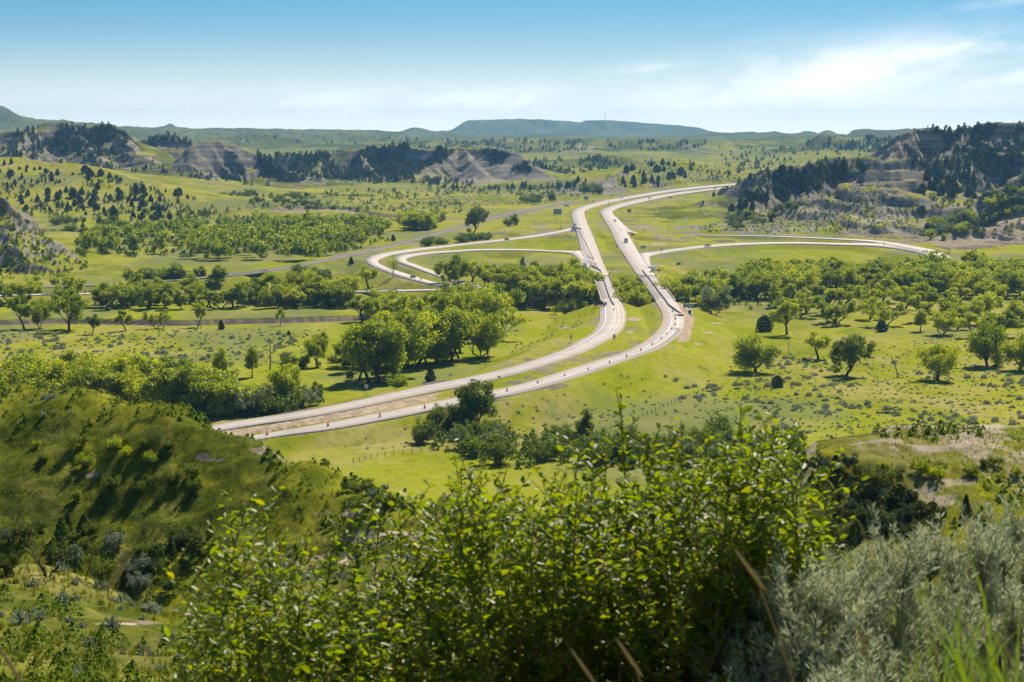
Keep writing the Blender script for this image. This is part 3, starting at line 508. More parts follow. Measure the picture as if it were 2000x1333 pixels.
M['ballast'] = roadmat('rail_ballast', (.2, .175, .165), .2); M['dirtroad'] = roadmat('dirt_apron', (.4, .32, .26), .2)
def ribbon(nm, f0, f1, name, mat, dz=0.0, parent=None, i0=0, i1=None, dash=None, lab=None, skirt=0.0):
    A, B = RD[nm]; i1 = len(A) if i1 is None else i1; A = A[i0:i1]; B = B[i0:i1]
    if dash:
        C = (A + B) / 2; L = np.concatenate([[0], np.cumsum(np.linalg.norm(np.diff(C, axis=0), axis=1))]); V = []; Fc = []; s = 0
        while s + dash[0] < L[-1]:
            for q in (s, s + dash[0]):
                for f in (f0, f1): V.append([np.interp(q, L, A[:, j] * (1 - f) + B[:, j] * f) for j in range(3)])
            n = len(V) - 4; Fc.append((n, n + 1, n + 3, n + 2)); s += dash[1]
        V = np.array(V)
        if len(V) == 0: return None
    else:
        P = A * (1 - f0) + B * f0; Q = A * (1 - f1) + B * f1; n = len(P)
        if skirt:
            V = np.concatenate([P - [0, 0, skirt], P, Q, Q - [0, 0, skirt]]); k = np.arange(n - 1); Fc = np.concatenate([np.stack([k + j * n, k + (j + 1) * n, k + 1 + (j + 1) * n, k + 1 + j * n], -1) for j in range(3)])
        else: V = np.concatenate([P, Q]); k = np.arange(n - 1); Fc = np.stack([k, k + n, k + n + 1, k + 1], -1)
    V = np.array(V, float); V[:, 2] += dz; return link(name, npmesh(name, V, [(np.array(Fc), 0)]), mat, parent)
LAB = {'A': 'left carriageway of the curving pale concrete freeway', 'B': 'right carriageway of the curving pale freeway with drums along it', 'C1': 'inner loop ramp left of the freeway', 'C2': 'outer loop ramp left of the freeway', 'D1': 'exit ramp passing under the clay spur on the right', 'D2': 'entrance ramp curving in from the right to the freeway',
 'R': 'grey gravel bed of the railway crossing the valley', 'K': 'narrow county road through the cottonwoods on the left'}
for nm in 'A B C1 C2 D1 D2 K R'.split():
    if nm in ('A', 'B'): r = ribbon(nm, 0, 1, 'road', M['road'], 0, skirt=.8)
    else: r = ribbon(nm, 0, 1, {'R': 'railway_bed', 'K': 'road'}.get(nm, 'ramp'), M['ballast'] if nm == 'R' else M['road'], {'C1': .012, 'C2': -.012, 'D1': -.06, 'D2': -.04}.get(nm, 0), skirt=.7)
    tag(r, LAB[nm], 'railway' if nm == 'R' else 'road', None, 'structure'); RD[nm + '_o'] = r
def lines(nm, spec):
    for f, col, i0, i1, dash, w in spec:
        c, hw = centre(nm); fw = w / (2 * np.median(hw)); ribbon(nm, f - fw / 2, f + fw / 2, 'lane_marking', M[col], .05, RD[nm + '_o'], i0, i1, dash)
nA = 8
ribbon('A', .004, .2, 'shoulder', M['shoulder'], .022, RD['A_o'], 0, 14 * nA); ribbon('A', .004, .33, 'shoulder', M['shoulder'], .022, RD['A_o'], 17 * nA, 19 * nA + 1); ribbon('B', .74, .996, 'shoulder', M['shoulder'], .022, RD['B_o'], 0, 12 * nA + 1); ribbon('A', .95, .997, 'shoulder', M['shoulder'], .022, RD['A_o'], 0, 22 * nA)
ribbon('B', .003, .05, 'shoulder', M['shoulder'], .022, RD['B_o'], 0, 22 * nA)
M['tyre'] = roadmat('tyre_path', (.45, .39, .345), .1)
for nm_, fs in (('A', (.3, .42, .66, .82)), ('B', (.16, .3, .52, .64))):
    for f_ in fs: ribbon(nm_, f_ - .025, f_ + .025, 'tyre_path', M['tyre'], .03, RD[nm_ + '_o'], 0, 33 * nA)
lines('A', [(.22, 'white', 0, 16 * nA, None, .6), (.94, 'yellow', 0, 24 * nA, None, .45), (.58, 'white', 0, 15 * nA, (4.5, 14), .5), (.55, 'white', 19 * nA, 33 * nA, (6, 16), .3), (.1, 'white', 17 * nA, 24 * nA, None, .3)])
lines('B', [(.73, 'white', 0, 15 * nA, None, .6), (.06, 'yellow', 0, 24 * nA, None, .45), (.43, 'white', 0, 14 * nA, None, .4), (.5, 'white', 19 * nA, 31 * nA, (6, 16), .3), (.93, 'white', 18 * nA, 24 * nA, None, .3)])
for r_ in ('C1', 'C2', 'D1', 'D2'): lines(r_, [(.07, 'yellow', 8, None, None, .18), (.93, 'white', 8, None, None, .18)])
# ------------------------------------------------------------------ materials for built things
for k, c, r_ in [('steel',(.42,.43,.44),.45),('concrete',(.5,.46,.41),.9),('tanrail',(.55,.42,.3),.8),('darkrail',(.16,.16,.17),.7),('girder',(.1,.12,.13),.6),('teal',(.16,.27,.3),.6),('rust',(.13,.055,.04),.8),('orange',(.85,.13,.03),.5),('drumred',(.85,.11,.05),.5),('drumwhite',(.75,.72,.72),.5),('rubber',(.025,.025,.025),.9),
                 ('signback',(.42,.46,.48),.5),('signgreen',(.0,.24,.14),.45),('signwhite',(.75,.77,.78),.5),('signyellow',(.75,.5,.02),.5),('signorange',(.9,.3,.01),.5),('signred',(.75,.05,.03),.5),('signblue',(.25,.36,.42),.5),('signbrown',(.22,.09,.04),.6),('post',(.14,.13,.12),.8),('wood',(.2,.16,.12),.9),('glass',(.03,.05,.07),.1),
                 ('carwhite',(.7,.72,.74),.3),('cardark',(.03,.035,.05),.3),('carblue',(.1,.14,.25),.3),('carred',(.4,.06,.04),.3),('carteal',(.25,.38,.4),.35),('porta',(.0,.2,.27),.5),('lamp',(.8,.75,.6),.2),('tail',(.5,.02,.02),.3),('whiteplastic',(.78,.78,.78),.5)]:
    M[k] = simple(k, c, r_, 0, .06, 2.)
# ------------------------------------------------------------------ bridges
def at_frac(nm, f, y):                     # point on a road surface at forward distance y
    A, B = RD[nm]; P = A * (1 - f) + B * f; o = np.argsort(P[:, 1]); sel = [i for i in o if 1060 < P[i, 1] < 1280 and abs(P[i, 0]) < 160]
    return np.array([np.interp(y, P[sel, 1], P[sel, j]) for j in range(3)])
def wallstrip(name, pts, h, w, mat, parent=None, z0=0.0, label=None, cat=None, group=None):
    P = np.asarray(pts, float); d = np.gradient(P[:, :2], axis=0); nn = np.stack([-d[:, 1], d[:, 0]], -1); nn /= np.linalg.norm(nn, axis=1, keepdims=True) + 1e-9
    a = P.copy(); b = P.copy(); a[:, :2] += nn * w / 2; b[:, :2] -= nn * w / 2; a[:, 2] += z0; b[:, 2] += z0; at_ = a + [0, 0, h]; bt = b + [0, 0, h]; n = len(P)
    V = np.concatenate([a, at_, bt, b]); k = np.arange(n - 1); Fc = np.concatenate([np.stack([k + j * n, k + ((j + 1) % 4) * n, k + 1 + ((j + 1) % 4) * n, k + 1 + j * n], -1) for j in range(4)] + [np.array([[0, n, 2 * n, 3 * n]]), np.array([[n - 1, 4 * n - 1, 3 * n - 1, 2 * n - 1]])])
    o = link(name, npmesh(name, V, [(Fc, 0)]), mat, parent); tag(o, label, cat, group); return o
def bridge(nm, label):
    root = empty('road_bridge', (0, 0, 0), label=label, cat='bridge', group='twin freeway bridges over the river'); ys = np.linspace(BR[0], BR[1], 12); L = [at_frac(nm, -.01, y) for y in ys]; R = [at_frac(nm, 1.01, y) for y in ys]; n = len(ys)
    L = np.array(L); R = np.array(R); V = np.concatenate([L - [0, 0, .9], L + [0, 0, .06], R + [0, 0, .06], R - [0, 0, .9]]); k = np.arange(n - 1)
    Fc = np.concatenate([np.stack([k + j * n, k + ((j + 1) % 4) * n, k + 1 + ((j + 1) % 4) * n, k + 1 + j * n], -1) for j in range(4)] + [np.array([[0, n, 2 * n, 3 * n]]), np.array([[n - 1, 4 * n - 1, 3 * n - 1, 2 * n - 1]])])
    link('deck', npmesh('deck', V, [(Fc, 0)]), M['deck'], root)
    for f in (.08, .36, .64, .92):
        wallstrip('girder', [at_frac(nm, f, y) for y in ys], 1.5, .5, M['girder'], root, -2.4)
    for s, f0 in ((-1, .012), (1, .988)):
        mat = M['tanrail'] if (nm == 'B' and s > 0) or (nm == 'A' and s < 0) else M['concrete']; pts = [at_frac(nm, f0, y) for y in ys]; wallstrip('parapet', pts, .75, .4, mat, root, .07)
        if mat is M['concrete']:
            wallstrip('rail', pts, .12, .14, M['tanrail'], root, 1.15); pm = MB().box((0, 0, 0), (.14, .14, .34)).mesh('rail_post')
            for y in np.linspace(BR[0] + 2, BR[1] - 2, 34): p = at_frac(nm, f0, y); link('rail_post', pm, M['concrete'], root, (p[0], p[1], p[2] + .98))
    for y in np.linspace(BR[0] + 38, BR[1] - 38, 4):
        a = at_frac(nm, .1, y); b = at_frac(nm, .9, y); mb = MB(); g0 = -5; c = (a + b) / 2; ang = math.atan2(b[1] - a[1], b[0] - a[0]); w = np.linalg.norm((b - a)[:2])
        mb.box((c[0], c[1], 5.9), (w + 1, 1.3, 1.2), ang); 
        for q in (.12, .5, .88): p = a * (1 - q) + b * q; mb.cyl((p[0], p[1], g0), (p[0], p[1], 5.3), .55, n=12)
        mb.obj('pier', M['concrete'], root)
    for y, sgn in ((BR[0], 1), (BR[1], -1)):
        a = at_frac(nm, 0, y); b = at_frac(nm, 1, y); c = (a + b) / 2; MB().box((c[0], c[1] + sgn * 1.0, 3.4), (np.linalg.norm((b - a)[:2]) + .6, 1.4, 9.2), math.atan2(b[1] - a[1], b[0] - a[0])).obj('abutment', M['concrete'], root)
    return root
bridge('A', 'left freeway bridge with a tan parapet and a closed darker lane'); bridge('B', 'right freeway bridge with a thick tan parapet on its right side')
def onroad(px, py, z): return PZ(px, py, z) + np.array([0, 0, .03])
def path(pts, z, n=4): return [onroad(p[0], p[1], z) for p in cat([(a, b, 0) for a, b in pts], n)]
wallstrip('concrete_barrier', path([(1157,522),(1166,526),(1172.5,530),(1176,538),(1184,562),(1192,585),(1199,597)], 9), .85, .45, M['darkrail'], None, .0, 'long grey temporary barrier dividing the left bridge deck', 'barrier', 'temporary barriers on the bridges')
wallstrip('concrete_barrier', path([(1255,529),(1259,535),(1270,548),(1286,570),(1300,588),(1306,597),(1314,603),(1325,611),(1329,613)], 9), .85, .45, M['darkrail'], None, .0, 'long grey temporary barrier dividing the right bridge deck', 'barrier', 'temporary barriers on the bridges')
def guard(pts, z, lab, mat):
    P = path(pts, z, 3); root = wallstrip('guard_rail', P, .32, .08, M[mat], None, .5, lab, 'guard rail', 'guard rails at the bridge ends')
    for p in P[::2]: p = np.array(p); g = min(p[2], float(ground(p[0], p[1]))); MB().box((p[0], p[1], (p[2] + .5 + g - .3) / 2), (.15, .15, p[2] + .5 - g + .3)).obj('post', M['wood'], root)
guard([(1198,524),(1195,529),(1190.5,536)], 8.8, 'short dark guard rail at the far end of the left bridge', 'darkrail'); guard([(1281,590),(1279,595),(1276,605),(1273.5,614)], 8.8, 'pale guard rail at the near left corner of the right bridge', 'steel'); guard([(1278,583),(1281,588),(1281.5,592)], 8.9, 'dark end of the rail where the right bridge begins', 'darkrail')
# county bridge with blue steel girders; railway bridge
def small_bridge(nm, x0, x1, lab, gm, depth, n=9):
    c, hw = centre(nm); pxs = proj(c[:, 0], c[:, 1], c[:, 2])[0]; o = np.argsort(pxs); A, B = RD[nm]
    def P(S, x, dz): return [np.interp(x, pxs[o], S[o, j]) + (dz if j == 2 else 0) for j in range(3)]
    bw = 9.0 if nm == 'K' else 6.5; C0 = (A + B) / 2; A = C0 + np.array([0, bw / 2, 0]); B = C0 - np.array([0, bw / 2, 0]); root = empty(lab[0], (0, 0, 0), label=lab[1], cat='bridge'); xs = np.linspace(x0, x1, n)
    wallstrip('deck', [np.array(P((A + B) / 2, x, -.4)) for x in xs], .42, bw, M['concrete' if nm == 'K' else 'ballast'], root)
    for S in (A, B):
        wallstrip('girder', [np.array(P(S, x, -depth - .4)) for x in xs], depth, .35, M[gm], root); wallstrip('rail', [np.array(P(S, x, .75)) for x in xs], .22, .1, M['steel'], root); pm = MB().box((0, 0, 0), (.15, .15, .8)).mesh('rail_post')
        for x in np.linspace(x0, x1, 22): link('rail_post', pm, M['steel'], root, P(S, x, .4))
    for x in np.linspace(x0, x1, 4)[1:-1]: p = P((A + B) / 2, x, 0); MB().box((p[0], p[1], (p[2] - depth - 5) / 2), (2.2, bw * .9, p[2] - depth + 4.2)).obj('pier', M['rust' if gm == 'teal' else 'concrete'], root)
small_bridge('K', 690, 776, ('road_bridge', 'low road bridge with a blue steel girder among the cottonwoods'), 'teal', 2.6); small_bridge('R', 446, 520, ('railway_bridge', 'dark steel girder railway bridge at the left woods'), 'girder', 2.2)
# ------------------------------------------------------------------ vehicles
def road_dir(p):
    bd = 1e9; v = None
    for nm in 'A B C1 C2 D1 D2'.split():
        c, _ = centre(nm); d = np.hypot(c[:, 0] - p[0], c[:, 1] - p[1]); k = int(np.argmin(d))
        if d[k] < bd: bd = d[k]; q = c[min(k + 1, len(c) - 1)] - c[max(k - 1, 0)]; v = math.atan2(q[1], q[0])
    return v
def car(px, py, z, kind, body, label, sc=1.0, flip=False, group='vehicles driving on the freeway', rz=None):
    p = onroad(px, py, z) + np.array([0, 0, .04]); a = road_dir(p) if rz is None else rz
    if flip: a += math.pi
    D = {'sedan': (4.7, 1.85), 'suv': (4.9, 1.95), 'pickup': (5.7, 2.0), 'rv': (8.5, 2.5), 'boxtruck': (9., 2.5), 'dump': (7.5, 2.5), 'tanker': (8.5, 2.5)}[kind]; L, W = D
    nmz = {'sedan': 'car', 'suv': 'car', 'pickup': 'pickup_truck', 'rv': 'camper_van', 'boxtruck': 'work_truck', 'dump': 'dump_truck', 'tanker': 'tank_truck'}[kind]
    root = empty(nmz, p, a, sc, label, {'car': 'car', 'pickup_truck': 'pickup truck', 'camper_van': 'camper'}.get(nmz, 'truck'), group); l = L / 2; b = MB(); g = MB()
    if kind == 'sedan': b.prism([(-l,.35),(l,.35),(l,.72),(l-.9,.88),(l-1.5,.95),(-l+1.0,1.0),(-l,.9)], -W/2, W/2); g.prism([(l-1.45,.94),(l-2.2,1.4),(-l+1.5,1.42),(-l+.7,.99)], -W/2+.15, W/2-.15); r = MB().prism([(l-2.15,1.4),(l-2.3,1.46),(-l+1.6,1.46),(-l+1.5,1.41)], -W/2+.2, W/2-.2); rr = .33
    elif kind == 'suv': b.prism([(-l,.4),(l,.4),(l,.85),(l-1.0,1.05),(-l,1.1)], -W/2, W/2); g.prism([(l-1.1,1.05),(l-1.7,1.68),(-l+.3,1.7),(-l+.05,1.1)], -W/2+.12, W/2-.12); r = MB().prism([(l-1.6,1.68),(l-1.8,1.78),(-l+.3,1.78),(-l+.2,1.69)], -W/2+.1, W/2-.1); rr = .38
    elif kind == 'pickup': b.prism([(-l,.5),(l,.5),(l,.95),(l-1.2,1.1),(l-3.0,1.12),(l-3.0,.75),(-l+.12,.75),(-l+.12,1.12),(-l,1.12)], -W/2, W/2); b.box((-l+1.3,W/2-.06,.93),(2.5,.1,.4)); b.box((-l+1.3,-W/2+.06,.93),(2.5,.1,.4)); g.prism([(l-1.3,1.1),(l-1.9,1.75),(l-2.9,1.78),(l-3.0,1.12)], -W/2+.12, W/2-.12); r = MB().prism([(l-1.85,1.76),(l-2.0,1.86),(l-2.9,1.86),(l-2.95,1.77)], -W/2+.1, W/2-.1); rr = .4
    elif kind == 'rv': b.prism([(-l,.5),(l-1.6,.5),(l-1.6,3.1),(-l,3.1)], -W/2, W/2); b.prism([(l-1.6,.5),(l,.5),(l,1.2),(l-.9,1.35),(l-1.6,1.4)], -W/2+.15, W/2-.15); b.prism([(l-1.6,2.2),(l-.5,2.3),(l-.5,2.9),(l-1.6,3.1)], -W/2, W/2); g.prism([(l-1.6,1.4),(l-.95,1.38),(l-1.4,2.2),(l-1.6,2.2)], -W/2+.2, W/2-.2); g.box((-l-.02,0,2.2),(.06,1.4,.8)); r = MB().box((-.5,0,3.25),(5.5,2.2,.25)); rr = .45
    elif kind == 'boxtruck': b.prism([(l-2.2,.6),(l,.6),(l,1.5),(l-.4,2.5),(l-2.2,2.6)], -W/2+.1, W/2-.1); b.prism([(-l,1.0),(l-2.5,1.0),(l-2.5,3.3),(-l,3.3)], -W/2, W/2); b.box((0,0,.8),(L-1,.9,.3)); g.prism([(l-.05,1.5),(l-.38,2.4),(l-1.3,2.45),(l-1.3,1.5)], -W/2+.06, W/2-.06); r = MB().box((-1,0,3.42),(5.2,2.2,.2)); rr = .5
    elif kind == 'dump': b.prism([(l-2.0,.6),(l,.6),(l,1.5),(l-.4,2.4),(l-2.0,2.4)], -W/2+.1, W/2-.1); b.box((-.4,0,.75),(L-1.6,.9,.3)); g.prism([(l-.05,1.5),(l-.38,2.3),(l-1.2,2.3),(l-1.2,1.5)], -W/2+.06, W/2-.06); r = MB(); r.prism([(-l,1.0),(l-2.3,1.0),(l-2.3,2.5),(-l-.3,2.4)], -W/2, -W/2+.12); r.prism([(-l,1.0),(l-2.3,1.0),(l-2.3,2.5),(-l-.3,2.4)], W/2-.12, W/2); r.box((l-2.3,0,1.75),(.12,W,1.5)); r.box((-l-.1,0,1.7),(.12,W,1.4)); r.box((-.9,0,1.05),(5.2,W,.12)); rr = .5
    else: b.prism([(l-2.2,.6),(l,.6),(l,1.5),(l-.4,2.5),(l-2.2,2.6)], -W/2+.1, W/2-.1); b.box((0,0,.85),(L-1,1.,.3)); g.prism([(l-.05,1.5),(l-.38,2.4),(l-1.3,2.45),(l-1.3,1.5)], -W/2+.06, W/2-.06); r = MB().cyl((-l+.1,0,2.0),(l-2.6,0,2.0),1.05,n=14); rr = .5
    b.obj('body', body, root); g.obj('windows', M['glass'], root); r.obj({'dump': 'tipper_body', 'tanker': 'tank', 'boxtruck': 'roof', 'rv': 'roof_unit'}.get(kind, 'roof'), M['rust'] if kind == 'dump' else body, root)
    for sx in (l - L * .19, -l + L * .2):
        for sy in (-1, 1): MB().cyl((sx, sy * (W / 2 - .28), rr), (sx, sy * (W / 2 + .01), rr), rr, n=12).obj('wheel', M['rubber'], root)
    for sy in (-1, 1): MB().box((l - .04, sy * (W / 2 - .3), .75 if kind in ('sedan', 'suv') else .95), (.12, .35, .2)).obj('headlight', M['lamp'], root); MB().box((-l + .02, sy * (W / 2 - .25), .85 if kind != 'rv' else 1.2), (.1, .3, .22)).obj('tail_light', M['tail'], root)
    return root
car(1222.5, 474.5, 9.6, 'rv', M['carwhite'], 'white and dark blue camper, the largest vehicle on the right carriageway', 1.15)
car(1201, 433, 10.4, 'sedan', M['cardark'], 'dark car at the right carriageway bend below the exit sign', 1.15)
car(1269, 388.8, 13.9, 'sedan', M['cardark'], 'tiny dark car on the far right carriageway under the hill', 1.25)
car(1213.5, 388, 13.6, 'suv', M['carwhite'], 'tiny white car on the far left carriageway past the bend', 1.4, True)
car(1396, 369, 17, 'pickup', M['carteal'], 'pale pickup where the freeway disappears behind the right hill', 1.2)
car(1122.5, 441.5, 10.2, 'suv', M['carwhite'], 'white car turning onto the outer loop ramp', 1.2, True)
car(1128.2, 448.3, 10, 'pickup', M['cardark'], 'dark red low trailer truck at the head of the row of drums', 1.1, True, rz=.1)
car(990, 469.8, 8.8, 'suv', M['carred'], 'red and white car on the outer loop ramp beside the bushes', 1.0, True)
car(1381.5, 482.5, 9.3, 'pickup', M['carwhite'], 'white pickup alone on the right entrance ramp', 1.3, True)
W_ = 'work vehicles parked at the bridges'
car(1142.5, 522, 9, 'boxtruck', M['carwhite'], 'white cab work truck at the far end of the left bridge', .85, True, W_)
car(1275.5, 531, 9.1, 'boxtruck', M['carwhite'], 'white work truck parked at the far right corner of the right bridge', 1.0, True, W_)
car(1172.5, 598.5, 9, 'dump', M['carwhite'], 'rust brown dump truck across the closed lane of the left bridge', .95, True, W_, rz=math.pi - .1)
car(1344.5, 603, 9, 'tanker', M['carteal'], 'grey tank truck standing on the dirt apron beside the toilet', .85, True, W_, rz=-1.1)
car(1286, 530, 8.6, 'pickup', M['cardark'], 'small dark machine parked beside the white work truck', .7, True, W_, rz=-1.2)
# ------------------------------------------------------------------ portable toilet, debris, attenuator, arrow boards
p = onroad(1347.2, 610, 8.8); p[2] = float(ground(p[0], p[1])); t = empty('portable_toilet', p, .2, 1, 'teal portable toilet on the dirt apron behind the tank truck', 'toilet'); MB().box((0,0,1.1),(1.25,1.25,2.2)).obj('cabin', M['porta'], t); MB().box((0,-.65,1.05),(.8,.06,1.9)).obj('door', M['porta'], t); MB().prism([(-.68,2.2),(.68,2.2),(.5,2.42),(-.5,2.42)],-.68,.68).obj('roof', M['whiteplastic'], t)
p = onroad(1350, 614, 8.5); p[2] = float(ground(p[0], p[1])); mb = MB()
for k in range(7): mb.box((p[0] + random.uniform(-1.4, 1.4), p[1] + random.uniform(-1, 1), p[2] + .3), (random.uniform(.5, 1), random.uniform(.4, .9), random.uniform(.4, .8)), random.random() * 3)
tag(mb.obj('sack_pile', M['whiteplastic']), 'heap of white sacks on the grass edge beside the teal toilet', 'sacks')
def attenuator(px, py, lab, w=2.6, rz=0.2):
    t = empty('crash_cushion', onroad(px, py, 9), rz, 1, lab, 'crash cushion', 'crash cushions at the barrier ends')
    for k in range(3): MB().box((0, k * 1.1, .55), (w, .9, .9)).obj('module', M['whiteplastic' if k else 'orange'], t)
    MB().box((0, -.62, .6), (w, .1, .7)).obj('chevron_panel', M['signorange'], t)
    mb = MB(); mb.box((0, 1.2, 1.5), (1.6, .12, .5)); mb.cyl((0, 1.2, .9), (0, 1.2, 1.3), .06); mb.obj('warning_board', M['signwhite'], t)
attenuator(1330, 617.5, 'white and orange crash cushion at the near end of the right barrier'); attenuator(1157.5, 521.5, 'orange crash cushion at the far end of the left barrier', 3)
# ------------------------------------------------------------------ drums
def make_drum(p, lab, grp):
    t = empty('traffic_drum', p, 0, 1, lab, 'traffic drum', grp)
    for k, (z0, z1, mt) in enumerate([(.12,.42,'drumred'),(.42,.56,'drumwhite'),(.56,.78,'drumred'),(.78,.92,'drumwhite'),(.92,1.12,'drumred')]):
        if mt == 'drumred': continue
    b = MB(); 
    for k, (z0, z1, mi) in enumerate([(.12,.42,0),(.42,.56,1),(.56,.78,0),(.78,.92,1),(.92,1.12,0)]): b.mi = mi; b.cyl((0,0,z0),(0,0,z1), .33 - .05 * k * .5, .33 - .05 * (k + 1) * .5, 12)
    b.mi = 0; b.cyl((-.1,0,1.12),(.1,0,1.14),.05,n=6); link('barrel', b.mesh('barrel'), [M['drumred'], M['drumwhite']], t); MB().cyl((0,0,0),(0,0,.09),.42,n=12).obj('base', M['rubber'], t); return t
DR = [(521.6,850),(640.7,832),(741.8,814.3),(829.4,798),(990.3,765.3),(1050,751),(1102.6,737.5),(1149,724.5),(1190.5,711),(1223.8,699),(1251.8,686.5),(1274,675.5),(1291.5,664),(1302.6,655),(1311.8,645),(1318.6,636),(1319,625),(1318.8,618),(1313.5,610)]
G1 = 'traffic drums along the right carriageway'; d0 = make_drum((0,0,0), 'x', G1); zr_ = lambda y: float(np.interp(y, [600, 690, 770, 850], [9, 8.5, 6.2, 3]))
words = ['nearest the dark hillside beside the bare median', 'second from the left end of the row', 'third from the left end of the row', 'just left of the big roadside tree', 'just right of the big roadside tree']
ordn = 'sixth seventh eighth ninth tenth eleventh twelfth thirteenth'.split()
for i, (x, y) in enumerate(DR):
    l = words[i] if i < 5 else (ordn[i - 5] + ' from the left end of the curving row' if i < 13 else ['where the row turns toward the bridge', 'beside the rumble strips', 'just above the rumble strips', 'third back from the crash cushion', 'second back from the crash cushion', 'closest to the barrier on the right bridge'][i - 13])
    pp = onroad(x, y, zr_(y)); q = d0 if i == 0 else inst(d0, pp)
    q.location = pp; q.scale = (1.12,) * 3; q['label'] = 'red and white traffic drum ' + l
Z4 = lambda x, y: (1100 + x / 9.524, 470 + y / 9.524); Z3 = lambda x, y: (1100 + x / 13.33, 380 + y / 13.33)
DA = [Z3(*q) for q in [(375,925),(395,945),(410,965),(430,990),(447,1020),(470,1060),(490,1100),(515,1145),(540,1190),(565,1235),(590,1280),(613,1325)]] + [Z4(*q) for q in [(423,62),(440,97),(457,130),(474,165),(492,200),(512,235),(521,270),(543,303)]]
DBs = [Z4(*q) for q in [(460,295),(493,318),(519,332),(547,345),(565,353)]]; DC = [Z4(*q) for q in [(400,390),(457,402),(512,415),(562,425),(598,437),(608,463),(627,503),(640,520),(942,1290)]]
for i, (x, y) in enumerate(DA + DBs + DC):
    l = 'in the long diagonal row closing the left carriageway lane' if i < len(DA) else ('in the short cross row below the ramp nose' if i < len(DA) + len(DBs) else 'in the row curving to the left bridge barrier')
    if i == len(DA) + len(DBs) + len(DC) - 1: l = 'standing alone by the near end of the left bridge'
    q = inst(d0, onroad(x, y + .8, 9.2 if y > 480 else 9.8), label='small drum ' + l, group='drums closing the left carriageway lane'); q.scale = (1.1,) * 3
for px, py, z_, a in [(1158,609,9,0),(1321,643,9,0),(1153,517.5,9,0),(1262,523,9,0)]:
    mb = MB(); c = onroad(px, py, z_)
    for k in range(5): mb.box((c[0], c[1] + k * 2.6 - 5, c[2] + .035), (2.8, .28, .03))
    tag(mb.obj('rumble_strips', M['rubber']), 'dark rumble strips across the ' + ('right lane near the dirt apron' if px > 1300 else 'closed lane at the near end of the left bridge' if py > 600 else 'lane at the far end of the left bridge' if px < 1200 else 'closed lane at the far end of the right bridge'), 'rumble strips')
# ------------------------------------------------------------------ signs
def sign(px, py, wpx, hpx, hang, mat, label, posts=2, shape='rect', back=None, extra=None, zr=None, name='road_sign', cat_='sign'):
    """px,py foot; panel width/height in photo pixels; hang = photo px from foot to the panel bottom"""
    g = hit(px, py) if zr is None else onroad(px, py, zr); p = g; dist = p[1]; k = dist / F
    w, h, hb = wpx * k, hpx * k, hang * k; t = empty(name, (p[0], p[1], p[2]), 0, 1, label, cat_, 'signs beside the freeway'); r = max(.07, .35 * k)
    xs = [0] if posts == 1 else list(np.linspace(-w * .36, w * .36, posts))
    for x in xs: MB().box((x, 0, (hb + h * .9 - .6) / 2), (r * 1.3, r * 1.3, hb + h * .9 + .6)).obj('post', M['post'], t)
    b = MB(); y0, y1 = -r - .12, -r - .04; cz = hb + h / 2
    if shape == 'rect': b.box((0, (y0 + y1) / 2, cz), (w, .08, h))
    elif shape == 'diamond': b.prism([(0, cz - h / 2), (w / 2, cz), (0, cz + h / 2), (-w / 2, cz)], y0, y1)
    elif shape == 'oct': b.prism([(w / 2 * math.cos(a), cz + h / 2 * math.sin(a)) for a in [math.pi * (.125 + .25 * i) for i in range(8)]], y0, y1)
    elif shape == 'tri': b.prism([(0, cz - h / 2), (w / 2, cz + h / 2), (-w / 2, cz + h / 2)], y0, y1)
    elif shape == 'arch': b.prism([(-w/2, hb), (w/2, hb), (w/2, hb + h*.7), (w*.25, hb + h), (-w*.25, hb + h), (-w/2, hb + h*.7)], y0, y1)
    b.obj('panel', M[mat], t)
    if extra: 
        for (ex, ez, ew, eh, em) in extra: MB().box((ex * w, y0 - .03, hb + ez * h), (ew * w, .05, eh * h)).obj('lettering' if em == 'signwhite' else 'panel', M[em], t)
    return t
txt = [(-.05,.68,.7,.16,'signwhite'),(.05,.35,.55,.14,'signwhite')]
sign(1089, 428, 16, 10.5, 9, 'signblue', 'large pale blue board on three tall posts, widest sign on the left', 3, extra=[(-.12,.5,.02,.95,'post'),(.2,.5,.02,.95,'post')])
sign(1106.5, 410.5, 10, 3.6, 7, 'signback', 'grey panel on two posts above the large pale blue board')
sign(1144.5, 396, 8.5, 6.5, 6, 'signblue', 'pale board with an arched top beside the far bend', 2, 'arch')
sign(1229, 420.5, 7.6, 4.8, 8.2-1.2, 'signgreen', 'green exit sign with a yellow panel below it', 2, extra=[(0,-.3,.95,.5,'signyellow'),(-.05,.6,.6,.22,'signwhite')])
sign(1235.5, 464.5, 7.0, 3.4, 4, 'signred', 'wide bright red sign between the exit ramp and the carriageway', 3)
sign(1241, 475.5, 2.6, 3.2, 6, 'signbrown', 'small brown diamond sign on one post right of the camper', 1, 'diamond')
sign(1246, 478.5, 3.2, 1.8, 2.6, 'signred', 'small flat red sign right of the camper', 1)
sign(1199.2, 478, 3.2, 1.8, 2.8, 'signred', 'small flat red sign in the median beside the right carriageway', 1)
sign(1204.3, 487, 3.2, 4.2, 3.2, 'signblue', 'pale blue sign in the median beside the right carriageway', 2)
sign(1251.5, 488, 3.8, 4.6, 3.4, 'signwhite', 'white sign left of the green sign at the ramp nose', 2)
sign(1257.3, 490.5, 7, 4.8, 5, 'signgreen', 'green guide sign at the nose of the entrance ramp', 2, extra=txt)
sign(1292, 496.5, 4, 4.4, 7, 'signorange', 'orange construction sign beside the entrance ramp', 1)
sign(1332, 612, 13.2, 4.6, 28, 'signgreen', 'wide green sign in front of the woods near the right bridge', 2, extra=[(-.05,.62,.6,.2,'signwhite')], zr=2)
